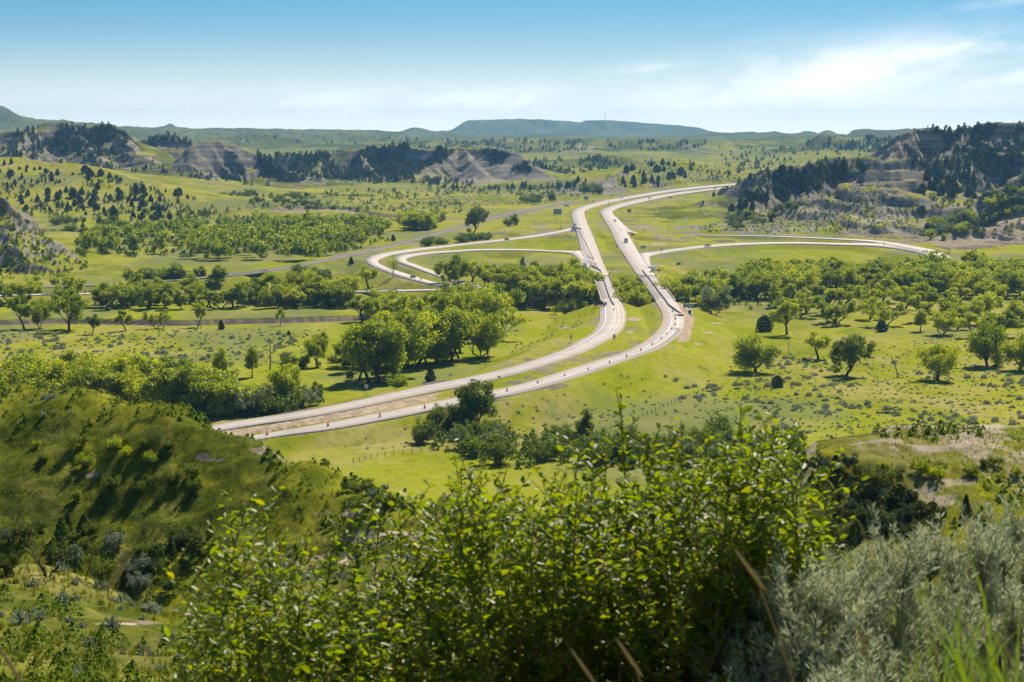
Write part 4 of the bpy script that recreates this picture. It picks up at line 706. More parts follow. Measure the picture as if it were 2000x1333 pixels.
sign(1325, 540, 8.5, 4.2, 22, 'signgreen', 'green sign showing above the treetops right of the bridge', 2, zr=2)
sign(879, 552, 4, 3.4, 20, 'signgreen', 'small green sign above the trees inside the inner loop', 2, zr=6)
sign(806.5, 552, 10.5, 4.6, 9, 'signback', 'grey two post sign seen from behind beside the outer loop ramp', 2, extra=[(-.33,.5,.08,1,'post'),(0,.5,.08,1,'post'),(.33,.5,.08,1,'post')])
sign(822, 550.5, 3.4, 2.4, 4.4, 'signred', 'small red sign beside the outer loop ramp', 2)
sign(755.5, 532.8, 2, 2.2, 4, 'signback', 'tiny dark sign on the outer loop ramp edge near the bare tree', 1)
sign(1161.3, 604.5, 2.8, 5.2, 6.5, 'signback', 'narrow grey sign left of the rust brown dump truck', 1)
for x, y, w, h, hg, lb in [(1115.3,670,4.4,16,.4,'two thin posts with a narrow grey panel between them left of the carriageway curve'),(1199.5,670,5.6,17.5,.4,'grey panel on two dark posts standing in the median at the curve')]:
    sign(x, y, w, h * .45, h * .5, 'signback', lb, 2)
sign(975, 744.5, 6, 3.4, 6.5, 'signback', 'small grey two post sign left of the big roadside tree', 2); sign(880, 743, 6, 3.6, 9, 'signback', 'small grey two post sign beyond the left carriageway near the lone juniper', 2); sign(715.5, 777, 7, 8.5, 18, 'signback', 'tall single post sign seen from behind beyond the left carriageway', 1)
sign(1091.7, 491, 1.6, 1.4, 4, 'signback', 'thin sign at the inner ramp beside the road edge', 1, 'tri'); sign(1138.5, 511, 3.2, 1.8, 2.5, 'signback', 'dark triangular yield sign seen from behind near the drums', 1, 'tri'); sign(1119, 449.5, 6, 3.6, 2.6, 'signback', 'grey board with red striped legs at the outer ramp mouth', 2)
sign(1124.5, 470, 2.4, 2.6, 6, 'signblue', 'small dark green diamond marker left of the drum row', 1, 'diamond'); sign(1094.5, 449, 2.2, 3, 3.5, 'signback', 'small grey sign above the outer ramp', 1); sign(1188.5, 401, 1.8, 2.4, 5, 'signblue', 'tiny dark sign in the median after the far bend', 1); sign(1143.4, 416, 2, 2.6, 1.6, 'signblue', 'tiny dark sign at the inner edge of the far bend', 1)
sign(1114, 418, 2, 3.6, .6, 'signblue', 'tiny dark sign left of the far bend', 1); sign(1158, 395, 1.8, 2.4, .8, 'signblue', 'tiny dark sign right of the arched board', 1)
sign(1727, 482, 3.4, 3, 4.5, 'signred', 'small red octagonal sign where the right ramps meet', 1, 'oct'); sign(1709, 470, 3, 4.4, 1, 'signwhite', 'small white sign left of the red octagonal sign', 1); sign(1257, 454.6, 2.4, 2.4, 4, 'signred', 'tiny reddish sign above the exit ramp', 1, 'oct'); sign(1615, 477, 1.5, 2.4, 5, 'signback', 'thin post sign between the two right ramps', 1); sign(1309, 389, 6, 1.6, 2.4, 'signbrown', 'flat dark brown sign below the far right carriageway', 2)
sign(1195, 383.5, 4.6, 2, 2, 'signback', 'pale small board beyond the far left carriageway', 2)
mb = MB(); g = hit(878, 808); o_ = MB().box((0, 0, .12), (3.2, 1.6, .1)).obj('safety_mesh', M['signorange']); o_.location = g; tag(o_, 'orange sheet lying on the grass bank left of the big roadside tree', 'orange sheet')
# radio mast on the butte
g = PD(1182, 236.3, 16000); t = empty('radio_mast', g, 0, 1, 'tall thin lattice radio mast on top of the blue butte', 'mast'); mb = MB()
for (x, y) in ((-2.2, -1.4), (2.2, -1.4), (0, 2.2)): mb.cyl((x, y, -8), (x * .3, y * .3, 66), .8, .5, 4)
for k in range(11):
    z0 = k * 6; f0 = 1 - .7 * z0 / 66; f1 = 1 - .7 * (z0 + 6) / 66; mb.cyl((-2.2 * f0, -1.4 * f0, z0), (2.2 * f1, -1.4 * f1, z0 + 6), .35, n=4); mb.cyl((2.2 * f0, -1.4 * f0, z0), (0, 2.2 * f1, z0 + 6), .35, n=4)
mb.obj('lattice', M['post'], t); MB().cyl((0, 0, 66), (0, 0, 74), .5, n=5).obj('antenna', M['steel'], t); MB().box((18, 0, 1), (14, 8, 6)).obj('equipment_hut', M['concrete'], t)
# fences
def fence(pts, n, lab, h=1.5):
    P = np.array([hit(*q) for q in cat([(a, b, 0) for a, b in pts], 4)[:, :2]]); L = np.concatenate([[0], np.cumsum(np.linalg.norm(np.diff(P[:, :2], axis=0), axis=1))]); t = empty('wire_fence', P[0], 0, 1, lab, 'fence', 'wire fences of the pasture'); Q = []
    for s in np.linspace(0, L[-1], n):
        x, y = np.interp(s, L, P[:, 0]), np.interp(s, L, P[:, 1]); Q.append((x, y, float(ground(x, y))))
    for q in Q: a = np.array(q) - P[0]; MB().cyl((a[0], a[1], a[2] - .2), (a[0], a[1], a[2] + h), .11, n=6).obj('post', M['wood'], t)
    for z in (.5, .9, 1.3): mb = MB(); mb.tube([(q[0] - P[0][0], q[1] - P[0][1], q[2] - P[0][2] + z) for q in Q], [.018] * len(Q), 3); mb.obj('wire', M['steel'], t)
fence([(1180,842),(1230,826),(1300,795),(1345,775),(1400,757)], 26, 'wire fence on wooden posts climbing the right pasture'); fence([(690,905),(740,893),(800,886),(900,876),(1000,868)], 20, 'wire fence on wooden posts left of the shrub belt'); fence([(1500,760),(1515,730),(1538,708),(1541,670)], 14, 'wire fence along the faint track in the right pasture')
# ------------------------------------------------------------------ plants: one mesh per kind and variant, copied as separate trees
QUAD = [(-.5, -.42, 0), (.1, -.5, .06), (.55, .05, 0), (.05, .5, .05), (-.5, .3, -.02)]; QF = [(0, 1, 2, 3, 4)]
def lobes_to_leaves(lobes, n, size, r, up=.35, squash=.8, shell=.5):
    C = np.array([l[:3] for l in lobes]); R = np.array([l[3] for l in lobes]); p = R ** 2.2; p /= p.sum(); k = r.choice(len(lobes), n, p=p)
    d = nrm(r.normal(size=(n, 3))); u = r.random(n) ** shell; bump = .72 + .5 * vnoise(d[:, 0] * 2.2 + k * 3.1 + 50, d[:, 1] * 2.2 + d[:, 2] * 1.7 + 50); pos = C[k] + d * (R[k] * u * bump)[:, None] * [1, 1, squash]
    nr_ = nrm(d * .6 + r.normal(size=(n, 3)) * .7 + [0, 0, up]); X, Y, Zv = frames(nr_, r=r); return stamp(QUAD, QF, pos, Y, Zv, X, size * (.6 + .8 * r.random(n)))
def make_tree(seed, W=.36, base=.2, n=4600, leaf=.03, limbs=4, tr=.022, stems=1, lean=.06, top=1.0, rad=(.1, .17), twist=.2, sub=3, extra=0):
    r = np.random.default_rng(seed); tb = MB(); lob = []
    for s in range(stems):
        a0 = r.random() * 6.28 if stems == 1 else 6.28 * s / stems + r.random() * .6; ld = np.array([math.cos(a0), math.sin(a0), 0]); l0 = lean if stems == 1 else lean + .1
        f = base * r.uniform(.85, 1.2); P = [np.array([0, 0, -.03]) + ld * .02 * (stems > 1), ld * l0 * .4 + [0, 0, f * .5], ld * l0 + [0, 0, f]]; t0 = tr * (1 if stems == 1 else .75); tb.tube(P, [t0 * 1.5, t0 * 1.05, t0 * .9], 7); fork = P[-1]
        for i in range(limbs):
            az = a0 + 6.28 * i / limbs + r.normal() * .35; lead = (i == 0); rr = W * (.15 if lead else r.uniform(.5, .82)); zz = top * (.84 if lead else r.uniform(.52, .8)); e = np.array([math.cos(az) * rr, math.sin(az) * rr, zz]) + ld * l0 * (1 if stems == 1 else 2)
            m1 = fork * .65 + e * .35 + [r.normal() * .02, r.normal() * .02, -.04 * (not lead) + r.normal() * .02]; m2 = fork * .3 + e * .7 + r.normal(size=3) * .025; tb.tube([fork - [0, 0, .02], m1, m2, e], [t0 * .62, t0 * .45, t0 * .3, t0 * .12], 5)
            lob.append((*e, r.uniform(*rad) * 1.1)); lob.append((*(m2 + r.normal(size=3) * .03), r.uniform(*rad) * .9))
            for j in range(sub):
                q = m1 * (1 - j / sub) + m2 * (j / sub); a2 = az + r.normal() * 1.1; e2 = q + np.array([math.cos(a2), math.sin(a2), 0]) * W * r.uniform(.25, .55) + [0, 0, r.uniform(.02, .2)]; e2[2] = min(e2[2], top * .9); tb.tube([q, (q + e2) / 2 + [0, 0, .02], e2], [t0 * .3, t0 * .2, t0 * .08], 4); lob.append((*e2, r.uniform(*rad)))
    for _ in range(extra):
        a = r.random() * 6.28; q = W * math.sqrt(r.random()) * .8; lob.append((math.cos(a) * q, math.sin(a) * q, r.uniform(.12, .6), r.uniform(*rad)))
    lob = [(x, y, min(z, top - R * .7), R) for x, y, z, R in lob]
    V, Fq = lobes_to_leaves(lob, n, leaf, r); V[:, 2] = np.maximum(V[:, 2], .03)
    return tb.mesh('trunk', True), npmesh('crown', V, [(Fq, 0)])
def proto(name, cat_, mesh2, mats, group):
    t = empty(name, (0, 0, -500), cat=cat_, group=group); a = link('trunk', mesh2[0], mats[0], t); b = link('crown', mesh2[1], mats[1], t); return t
KINDS_ = {}
C_ = 'cottonwood_tree'
KINDS_['cot'] = [make_tree(10, .34, .15, 5600, .03, 4, .02, extra=4), make_tree(11, .4, .2, 5600, .03, 4, .022, 1, .1, extra=3), make_tree(12, .3, .12, 5400, .03, 4, .018, 2, .05, extra=4), make_tree(13, .46, .16, 6000, .03, 5, .026, 1, .12, extra=4), make_tree(14, .27, .25, 4600, .028, 4, .018, 1, .03), make_tree(15, .38, .1, 5600, .03, 3, .02, 3, .06, extra=5), make_tree(16, .33, .3, 4700, .028, 4, .02, 1, .14, extra=2)]
KINDS_['open'] = [make_tree(20, .55, .3, 4600, .034, 4, .032, 1, .2, rad=(.1, .16)), make_tree(21, .6, .25, 4600, .034, 5, .034, 1, .1, rad=(.1, .17)), make_tree(22, .48, .33, 4200, .032, 4, .028, 1, .24, rad=(.09, .15)), make_tree(23, .56, .22, 5000, .034, 4, .03, 2, .16, rad=(.1, .16)), make_tree(24, .5, .36, 4200, .032, 3, .03, 1, .3, rad=(.1, .16))]
KINDS_['oak'] = [make_tree(30, .56, .12, 8500, .03, 6, .036, 1, .03, rad=(.15, .23), extra=8), make_tree(31, .82, .2, 7800, .034, 6, .045, 1, .12, rad=(.15, .24), extra=2)]
KINDS_['ash'] = [make_tree(40, .42, .1, 2600, .045, 4, .02, 2, .08, extra=6, rad=(.13, .2)), make_tree(41, .5, .12, 2600, .045, 4, .022, 2, .1, extra=7, rad=(.13, .2)), make_tree(42, .34, .14, 2600, .042, 4, .02, 1, .08, extra=5, rad=(.12, .18)), make_tree(43, .6, .08, 2600, .05, 4, .02, 3, .1, extra=9, rad=(.14, .22))]
KINDS_['thin'] = [make_tree(50, .3, .2, 700, .022, 4, .014, 2, .05, rad=(.08, .14)), make_tree(51, .34, .2, 0 + 500, .02, 5, .016, 3, .06)]
def juniper(seed, n=650, w=.3, size=.085, p=.75):
    r = np.random.default_rng(seed); z = r.random(n) ** 1.15; a = r.random(n) * 6.28; R = w * np.minimum(1, (1 - z) ** p * 1.25) * (.75 + .5 * vnoise(a * 1.3 + 20, z * 5 + 20)) * np.minimum(1, .55 + z * 3) * (.55 + .45 * r.random(n)); pos = np.stack([np.cos(a) * R, np.sin(a) * R, z * .97 + .02], -1)
    X, Y, Zv = frames(nrm(np.stack([np.cos(a), np.sin(a), .4 + 0 * a], -1) + r.normal(size=(n, 3)) * .6), r=r); V, Fq = stamp(QUAD, QF, pos, Y, Zv, X, size * (.6 + .8 * r.random(n))); V[:, 2] = np.maximum(V[:, 2], 0); tb = MB(); tb.tube([(0, 0, -.05), (.01, 0, .3), (0, .01, .8)], [.03, .02, .006], 5); return tb.mesh('trunk'), npmesh('crown', V, [(Fq, 0)])
KINDS_['jun'] = [juniper(60, 650, .36, .09, .65), juniper(61, 650, .42, .09, .5), juniper(62, 600, .27, .08, .85), juniper(63, 700, .5, .1, .42), juniper(64, 700, .55, .1, .4), juniper(65, 650, .44, .09, .6)]
def mound(seed, n=260, size=.15, h=.55, lean=.5):
    r = np.random.default_rng(seed); d = nrm(r.normal(size=(n, 3))); d[:, 2] = np.abs(d[:, 2]); k = .7 + .6 * vnoise(d[:, 0] * 3 + 30, d[:, 1] * 3 + 30); pos = d * [.5, .5, h] * (k * (.6 + .4 * r.random(n)))[:, None]
    T = [(-.5, -.28, 0), (.6, 0, .05), (-.5, .28, 0)]; X = nrm(d + [0, 0, .7] + r.normal(size=(n, 3)) * lean); X, Y, Zv = frames(X, r=r); V, Ft = stamp(T, [(0, 1, 2)], pos, X, Y, Zv, size * (.6 + .9 * r.random(n))); return npmesh('foliage', V, [(Ft, 0)])
SAGEM = [mound(70), mound(71, 260, .16, .45), mound(72, 300, .14, .7)]
BUSHM = [mound(80, 420, .16, .75, .9), mound(81, 420, .15, .6, .9)]
for me in SAGEM: me.materials.append(M['sage'])
for me in BUSHM: me.materials.append(M['brush'])
PROTO = {}
def plant(kind, p, h, label, group, name=None, cat_='tree', var=None, crown=None, wid=1.0):
    lst = KINDS_[kind]; v = int(rng.integers(len(lst))) if var is None else var; nm = name or {'ash': 'ash_tree', 'jun': 'juniper_tree'}.get(kind, 'cottonwood_tree'); crown = crown or {'ash': 'ash', 'jun': 'juniper'}.get(kind, 'cotton'); key = (kind, v, crown)
    w_ = wid * rng.uniform(.93, 1.1); sc = (h * w_, h * w_, h); rz = rng.random() * 6.28
    if key not in PROTO:
        tm, cm_ = lst[v]
        if any(k[:2] == (kind, v) for k in PROTO): tm = tm.copy(); cm_ = cm_.copy(); tm.materials.clear(); cm_.materials.clear()
        t = empty(nm, p, rz, sc, label, cat_, group); link('trunk', tm, M['bark'], t); link('crown', cm_, M[crown], t); PROTO[key] = t
    else: t = inst(PROTO[key], p, rz, sc, label, group); t.name = nm; t['category'] = cat_
    return t
def inpoly(x, y, P):
    c = False; j = len(P) - 1
    for i in range(len(P)):
        if (P[i][1] > y) != (P[j][1] > y) and x < (P[j][0] - P[i][0]) * (y - P[i][1]) / (P[j][1] - P[i][1]) + P[i][0]: c = not c
        j = i
    return c
def near_road(p, m):
    X, Y = p[0], p[1]; i = int(np.interp(Y, YR, np.arange(NR))); j = int(np.interp(X / (Y + 10), TC, np.arange(NC))); return DDm[i, j] < m
ALLP = []
def zone(poly, n, fn, md=5.0, mode='z', z=0.0, rd=3.0, tries=40, smin=0.0):
    xs = [q[0] for q in poly]; ys = [q[1] for q in poly]; pts = []; t = 0
    while len(pts) < n and t < n * tries:
        t += 1; x = rng.uniform(min(xs), max(xs)); y = rng.uniform(min(ys), max(ys))
        if not inpoly(x, y, poly): continue
        if mode == 'hit': p = hit(x, y, smin)
        elif mode == 'D': p = PD(x, 600, y)      # poly gives (photo x, distance)
        else: p = PZ(x, y, z)
        if p is None: continue
        p = np.array([p[0], p[1], float(ground(p[0], p[1]))])
        if rd and near_road(p, rd): continue
        if md and any((p[0] - q[0]) ** 2 + (p[1] - q[1]) ** 2 < md * md for q in pts): continue
        pts.append(p); fn(p, x, y, len(pts) - 1)
    return pts
def U(a, b): return rng.uniform(a, b)
def grove(poly, n, h, kinds, label, group, md=6, crown=None, labels=None, k_w=1.18, **k):
    def f(p, x, y, i):
        kd = kinds[int(rng.integers(len(kinds)))]; lb = label if labels is None else labels(x, y); plant(kd, p - [0, 0, .15], U(*h), lb, group, crown=(crown[int(rng.integers(len(crown)))] if crown else None), wid=k_w)
    return zone(poly, n, f, md, **k)
# woods to the right of the bridges
def lab1(x, y):
    a = 'beside the right bridge' if x < 1400 else ('left of centre in the long wood' if x < 1580 else ('in the middle of the long wood' if x < 1780 else 'at the far right of the long wood')); b = 'back row ' if y < 566 else 'front row '
    return 'dense green cottonwood, ' + b + a
G = 'cottonwoods of the long wood right of the bridges'
grove([(1298,594),(1300,584),(1350,574),(1420,563),(1600,557),(1800,556),(2040,553),(2040,596),(1800,584),(1600,578),(1440,580),(1360,600)], 78, (15, 19.5), ['cot', 'cot', 'cot', 'open'], '', G, 8, labels=lab1)
grove([(1395,600),(1480,592),(1560,640),(1700,630),(1800,660),(1900,668),(2040,670),(2040,600),(1800,592),(1600,585),(1440,586)], 36, (11.5, 16), ['open', 'open', 'cot'], '', 'open grown cottonwoods in front of the long wood', 11, labels=lambda x, y: 'spreading cottonwood in the open grove ' + ('behind the broad dark tree' if x < 1560 else 'behind the two separate trees' if x < 1740 else 'behind the wide low tree' if x < 1880 else 'at the right edge of the photo'))
# trees between and under the bridges
for i, (x, D, t) in enumerate([(1203,1092,12.2),(1212,1100,13.5),(1226,1090,13),(1240,1094,14),(1255,1098,12),(1205,1130,14),(1222,1135,14.5),(1238,1130,14),(1250,1140,13),(1200,1165,14),(1218,1172,14),(1232,1180,14),(1210,1208,14),(1224,1215,13.5),(1247,1170,12.5)]):
    p = PD(x + 8, 600, D); g = float(ground(p[0], p[1])); plant('cot', (p[0], p[1], g - .1), t - g, 'bright green cottonwood crowded into the gap between the two bridges', 'trees between the bridges', var=i % 3 * 2, wid=.92)
# wood to the left of the bridges
grove([(985,592),(1060,597),(1155,597),(1152,572),(1100,566),(1040,570),(985,574)], 34, (15.5, 19.5), ['cot'], '', 'wood left of the left bridge', 7, labels=lambda x, y: 'tall cottonwood in the dense wood left of the bridge, ' + ('nearest the bridge' if x > 1110 else 'in its middle part' if x > 1045 else 'at its left end'))
grove([(855,590),(985,592),(985,572),(930,568),(860,578)], 7, (14, 18), ['cot', 'open'], 'cottonwood with a visible trunk over the hidden county road end', 'wood left of the left bridge', 9)
# single trees, each placed by its foot and height in the photo
S_ = [(1475,727,78,'oak',0,'cotton','broad dense round tree standing alone right of the drum row',1),(1830,742,76,'oak',1,'cotton','wide low spreading tree with a leaning second trunk in the right pasture',.85),(1599,700,60,'open',1,'cotton','pale spreading tree left of the upright tree in the pasture',1),(1652,733,86,'cot',3,'ash','dark upright tree with a bare lower trunk in the right pasture',1.1),(1928,714,92,'oak',0,'cotton','large round crowned tree near the right edge above the pasture',.8),(1993,722,80,'oak',0,'cotton','dark broad tree cut by the right edge of the photo',.9),
 (1108,611,36,'ash',0,'ash','small round tree with a shadow left of the bridge abutment',1.1),(1086,606,20,'ash',1,'cotton','small pale sapling left of the small round tree',.8),(1376,628,0,'x',0,'','',1),(1394,618,62,'cot',5,'willow','pale greyish cottonwood at the woods edge behind the tank truck',1),(1537,653,72,'open',0,'cotton','tall cottonwood with a thick straight trunk at the left of the open grove',.9),(1384,612,60,'cot',2,'cotton','leafy cottonwood just left of the pale greyish one by the tank truck',1),
 (720,566,48,'open',1,'cotton','round tree with drooping branches left of the outer loop ramp',.95),(768,564,50,'thin',0,'cotton','thin almost bare tree in front of the outer loop ramp',.9),(868,575,48,'cot',1,'cotton','tree hiding the end of the outer loop ramp, leftmost of its row',1),(897,577,62,'cot',0,'cotton','tall tree with an open crown rising over the inner loop',1),(882,583,48,'cot',6,'cotton','tree between the ramp end tree and the tall open one',1),
 (925,473,58,'cot',3,'ash','big dark tree beside the railway above the outer ramp',.8),(1003,459,26,'ash',2,'ash','two small dark trees together in the grass above the outer ramp',1.2),(992,460,18,'ash',0,'ash','little dark shrubby tree at the foot of the twin trees',1.2),(618,716,62,'cot',3,'cotton','round tree with a thin trunk left of the big bright clump',.9),(627,686,40,'ash',2,'ash','dark small tree behind the round tree left of the clump',1),
 (135,643,86,'open',3,'cotton','largest of the riverside trees with twin dark trunks on the left',.75),(48,642,70,'open',0,'cotton','riverside tree with two short trunks at the far left',.7),(78,641,62,'cot',2,'cotton','riverside tree with a narrow crown and forked trunk at the far left',.8),(180,652,42,'open',2,'ash','low dark bending tree beside the largest riverside tree',.8),(247,645,44,'open',4,'cotton','small single stemmed tree with a flat crown in the sage meadow',.9),(305,640,38,'open',3,'cotton','low triple stemmed tree beside a leaning bare trunk',.9),(386,638,56,'open',2,'cotton','tree with an open crown and slanting trunk at the cut bank',.7),(547,636,38,'open',4,'cotton','small dark tree alone in front of the green strip',.55),
 (938,842,106,'cot',3,'ash','big dark roadside tree rising in front of the right carriageway',.82),(905,838,62,'ash',1,'ash','lower left companion of the big roadside tree',1.1),(1142,872,82,'cot',4,'ash','tall narrow dark tree in the middle of the shrub belt',.75),(830,862,50,'ash',0,'ash','round shrub tree at the left tip of the shrub belt',1),(857,872,46,'willow','x','','',1),(977,905,66,'ash',3,'ash','large dark tree at the bottom of the left shrub clump',1),(926,892,42,'ash',2,'cotton','small bright round tree in front of the left shrub clump',.9),(1550,880,52,'ash',2,'ash','dark tree at the right end of the shrub belt behind the bush tips',1.1),(1402,862,62,'ash',0,'ash','wide dark tree above the bush tips right of centre',1.1),(1318,870,60,'thin',1,'ash','half bare tree in the shrub belt',1),
 (563,803,96,'cot',3,'cotton','round full tree at the right end of the lower left woods',.75),(430,742,70,'cot',4,'cotton','dark young cottonwood left of the pale poplar',.9),(492,737,66,'cot',4,'cotton','bright narrow poplar behind the lower left woods',.85),(621,789,50,'ash',2,'ash','small dark pointed tree alone before the left carriageway',.85),(683,742,24,'ash',2,'ash','sapling clump left of the big bright clump',1),(694,783,48,'x',0,'','',1),(777,761,36,'ash',3,'cotton','low bright bushy tree between the clump and the road',.85),(702,782,0,'x',0,'','',1),(515,800,80,'thin',1,'ash','grey half bare tree in front of the round full tree',.8),(640,520,0,'x',0,'','',1)]
for x, y, hp, kd, v, cr, lb, wd in S_:
    if hp == 0 or kd not in KINDS_: continue
    p = gz(x, y); plant(kd, p - [0, 0, .15], hp * p[1] / F * 1.02, lb, None, crown=cr, var=v, wid=wd)
# the big bright clump left of the road curve
CL = [(700,743,100),(722,746,122),(742,748,128),(758,744,118),(775,735,110),(795,720,112),(815,716,112),(833,712,100),(850,711,106),(866,708,112),(880,707,108),(897,702,80),(938,701,98),(953,698,80),(690,725,90),(712,715,95),(735,705,98),(760,700,96),(785,692,92),(812,690,95),(842,686,92),(870,684,92),(900,690,95),(672,716,72)]
for x, y, hp in CL:
    p = gz(x, y); plant('cot', p - [0, 0, .1], hp * p[1] / F, 'bright green cottonwood in the big clump left of the road curve, ' + ('front left part' if x < 780 and y > 718 else 'back left part' if x < 780 else 'middle part' if x < 890 else 'right end'), 'big clump of bright cottonwoods', crown='cotton')
UP = [(708,628,58),(722,622,52),(745,612,62),(765,618,66),(790,640,72),(812,645,75),(838,640,72),(862,642,78),(884,640,84),(905,648,86),(925,645,82),(945,652,88),(966,646,92),(990,622,75),(905,610,62),(880,600,55),(855,612,58),(930,612,68),(820,612,40),(968,665,70),(958,620,70)]
for x, y, hp in UP:
    p = gz(x, y); plant('cot' if x % 2 else 'open', p - [0, 0, .1], hp * p[1] / F, 'cottonwood in the upper grove between the county bridge and the road curve, ' + ('left half' if x < 850 else 'right half'), 'upper grove behind the bright clump', crown='cotton')
# left woods
grove([(195,603),(330,606),(480,600),(690,602),(705,590),(640,582),(420,584),(200,586)], 44, (11, 16), ['cot', 'cot', 'open'], '', 'straight row of cottonwoods along the green strip', 8, labels=lambda x, y: 'cottonwood in the long row behind the green strip, ' + ('its left end' if x < 340 else 'its middle' if x < 520 else 'its right end'))
grove([(-20,596),(110,596),(190,592),(190,580),(0,582)], 9, (11, 16), ['cot', 'open'], 'cottonwood in the riverside group below the steep bluff', 'riverside group below the bluff', 8)
grove([(200,560),(330,556),(440,555),(440,545),(240,548)], 10, (8, 13), ['cot', 'ash'], 'cottonwood at the foot of the bluff before the railway bridge', 'trees before the railway bridge', 8, z=3)
grove([(792,443),(882,443),(880,450),(795,450)], 15, (16, 20), ['cot'], 'cottonwood in the compact dark green grove beyond the railway bend', 'compact grove beyond the railway', 7, z=9)
grove([(555,543),(640,543),(645,536),(560,532)], 10, (7, 10.5), ['ash'], 'dark bushy tree in the clump between the railway and the grassy bank', 'bushy clump by the railway', 5, z=5)
grove([(805,478),(870,478),(868,472),(810,472)], 7, (6, 9), ['ash'], 'low bushy tree beside the railway above the outer ramp', 'bushes by the railway', 5, z=8)
grove([(895,478),(985,474),(985,467),(900,470)], 10, (6, 9.5), ['ash'], 'bushy tree in the row between the railway and the outer ramp', 'bushes by the railway', 5, z=8, rd=4)
grove([(1138,380),(1172,381),(1170,374),(1140,374)], 7, (9, 15), ['ash'], 'dark tree at the foot of the grey cliff end', 'trees at the grey cliff end', 6, z=13, rd=4)
grove([(1015,400),(1090,398),(1085,390),(1020,391)], 9, (8, 13), ['ash'], 'dark small tree near the railway left of the freeway bend', 'trees near the far railway', 8, z=12, rd=4)
# lower left woods behind the dark hillside
grove([(-20,790),(120,800),(330,812),(440,812),(452,790),(330,776),(200,768),(60,772)], 32, (14.5, 20), ['cot'], '', 'lower left woods behind the dark hillside', 7, labels=lambda x, y: 'cottonwood showing over the dark hillside crest, ' + ('far left' if x < 150 else 'middle of the row' if x < 320 else 'tallest end near the road'))
grove([(400,815),(470,815),(560,812),(600,800),(590,790),(500,792),(420,800)], 17, (6, 11), ['ash'], 'grey green bushy tree beside the left carriageway start', 'bushy trees beside the carriageway start', 5, crown=['ash', 'willow', 'cotton'])
grove([(20,760),(60,765),(60,755),(20,752)], 3, (9, 12), ['cot'], 'small tree at the far left behind the hillside', 'lower left woods behind the dark hillside', 5)
grove([(540,720),(690,718),(690,708),(545,706)], 9, (3, 6), ['ash'], 'low bush left of the bright clump', 'bushes left of the bright clump', 5)
# shrub belt
grove([(800,868),(860,872),(930,890),(990,905),(985,850),(930,838),(850,838)], 15, (5.5, 9), ['ash'], 'dark rounded tree in the left clump of the shrub belt', 'left clump of the shrub belt', 5.5, k_w=.95, crown=['ash', 'ash', 'willow'])
grove([(1040,905),(1180,912),(1330,915),(1560,905),(1570,888),(1400,872),(1200,870),(1080,868),(1040,880)], 56, (5, 9.5), ['ash'], '', 'right part of the shrub belt', 4.5, k_w=.9, crown=['ash', 'ash', 'willow', 'ash'], labels=lambda x, y: 'dark small tree in the shrub belt ' + ('left of the tall narrow tree' if x < 1130 else 'right of the tall narrow tree' if x < 1300 else 'behind the leafy bush tips'))
# right valley below the cliffs
grove([(1830,475),(1800,455),(1850,420),(1900,400),(2000,370),(2020,420),(1930,440),(1860,462)], 56, (5.5, 10), ['ash'], 'pale green bushy tree in the ravine between the clay spur and badlands', 'bushy trees in the right ravine', 5, mode='hit', smin=1500, crown=['cotton', 'ash', 'willow'])
grove([(1440,452),(1420,435),(1480,415),(1560,405),(1550,420),(1480,440)], 16, (6, 10), ['ash'], 'bushy tree at the foot of the steep dark wooded hillside', 'bushes under the dark hillside', 5, mode='hit', smin=1500)
grove([(100,447),(300,452),(470,452),(480,442),(300,440),(110,436)], 42, (6, 10), ['ash'], 'dark bushy tree in the belt at the foot of the juniper rise', 'belt below the juniper rise', 6, z=8)
grove([(480,418),(620,420),(640,412),(520,408)], 20, (4, 8), ['ash'], 'bushy tree in the nearer line across the far meadow', 'lines of bushes in the far meadow', 6, z=9)
grove([(430,392),(560,394),(630,392),(600,386),(440,384)], 24, (5, 9), ['ash'], 'bushy tree in the farther line across the far meadow', 'lines of bushes in the far meadow', 6, z=11)
# junipers one by one
JG = 'junipers on the slopes'
def jz(poly, n, h, lb, g, md=5, **k): 
    c = [0]
    def f(p, x, y, i):
        if c[0] < n and fbm(p[0:1] + 40, p[1:2], 75, 2)[0] > .43 + .1 * rng.random(): c[0] += 1; plant('jun', p - [0, 0, .1], U(*h), lb if isinstance(lb, str) else lb(x, y), g)
    return zone(poly, int(n * 1.9), f, md, mode='hit', **k)
jz([(0,318),(200,340),(330,372),(430,395),(455,432),(300,432),(0,420)], 105, (3.6, 9.5), lambda x, y: 'dark juniper on the green rise, ' + ('upper ' if y < 370 else 'lower ') + ('left part' if x < 220 else 'right part'), 'junipers on the green rise', 7, smin=1500, rd=0)
jz([(1420,385),(1480,350),(1600,322),(1700,318),(1705,332),(1600,372),(1500,402),(1430,425)], 72, (6.5, 11), 'dark juniper on the steep wooded hillside right of the far freeway', 'junipers of the steep dark hillside', 5, smin=1500, rd=6)
jz([(1790,352),(1900,330),(1985,340),(1960,392),(1860,412),(1800,385)], 42, (6.5, 11.5), 'dark juniper in the clump below the pale grey cliffs', 'junipers below the cliffs', 4.5, smin=1500)
jz([(1215,335),(1300,318),(1345,335),(1345,362),(1200,366)], 26, (6, 12), 'dark juniper on the green hill behind the freeway bend', 'junipers on the hill behind the bend', 8, smin=2000, rd=8)
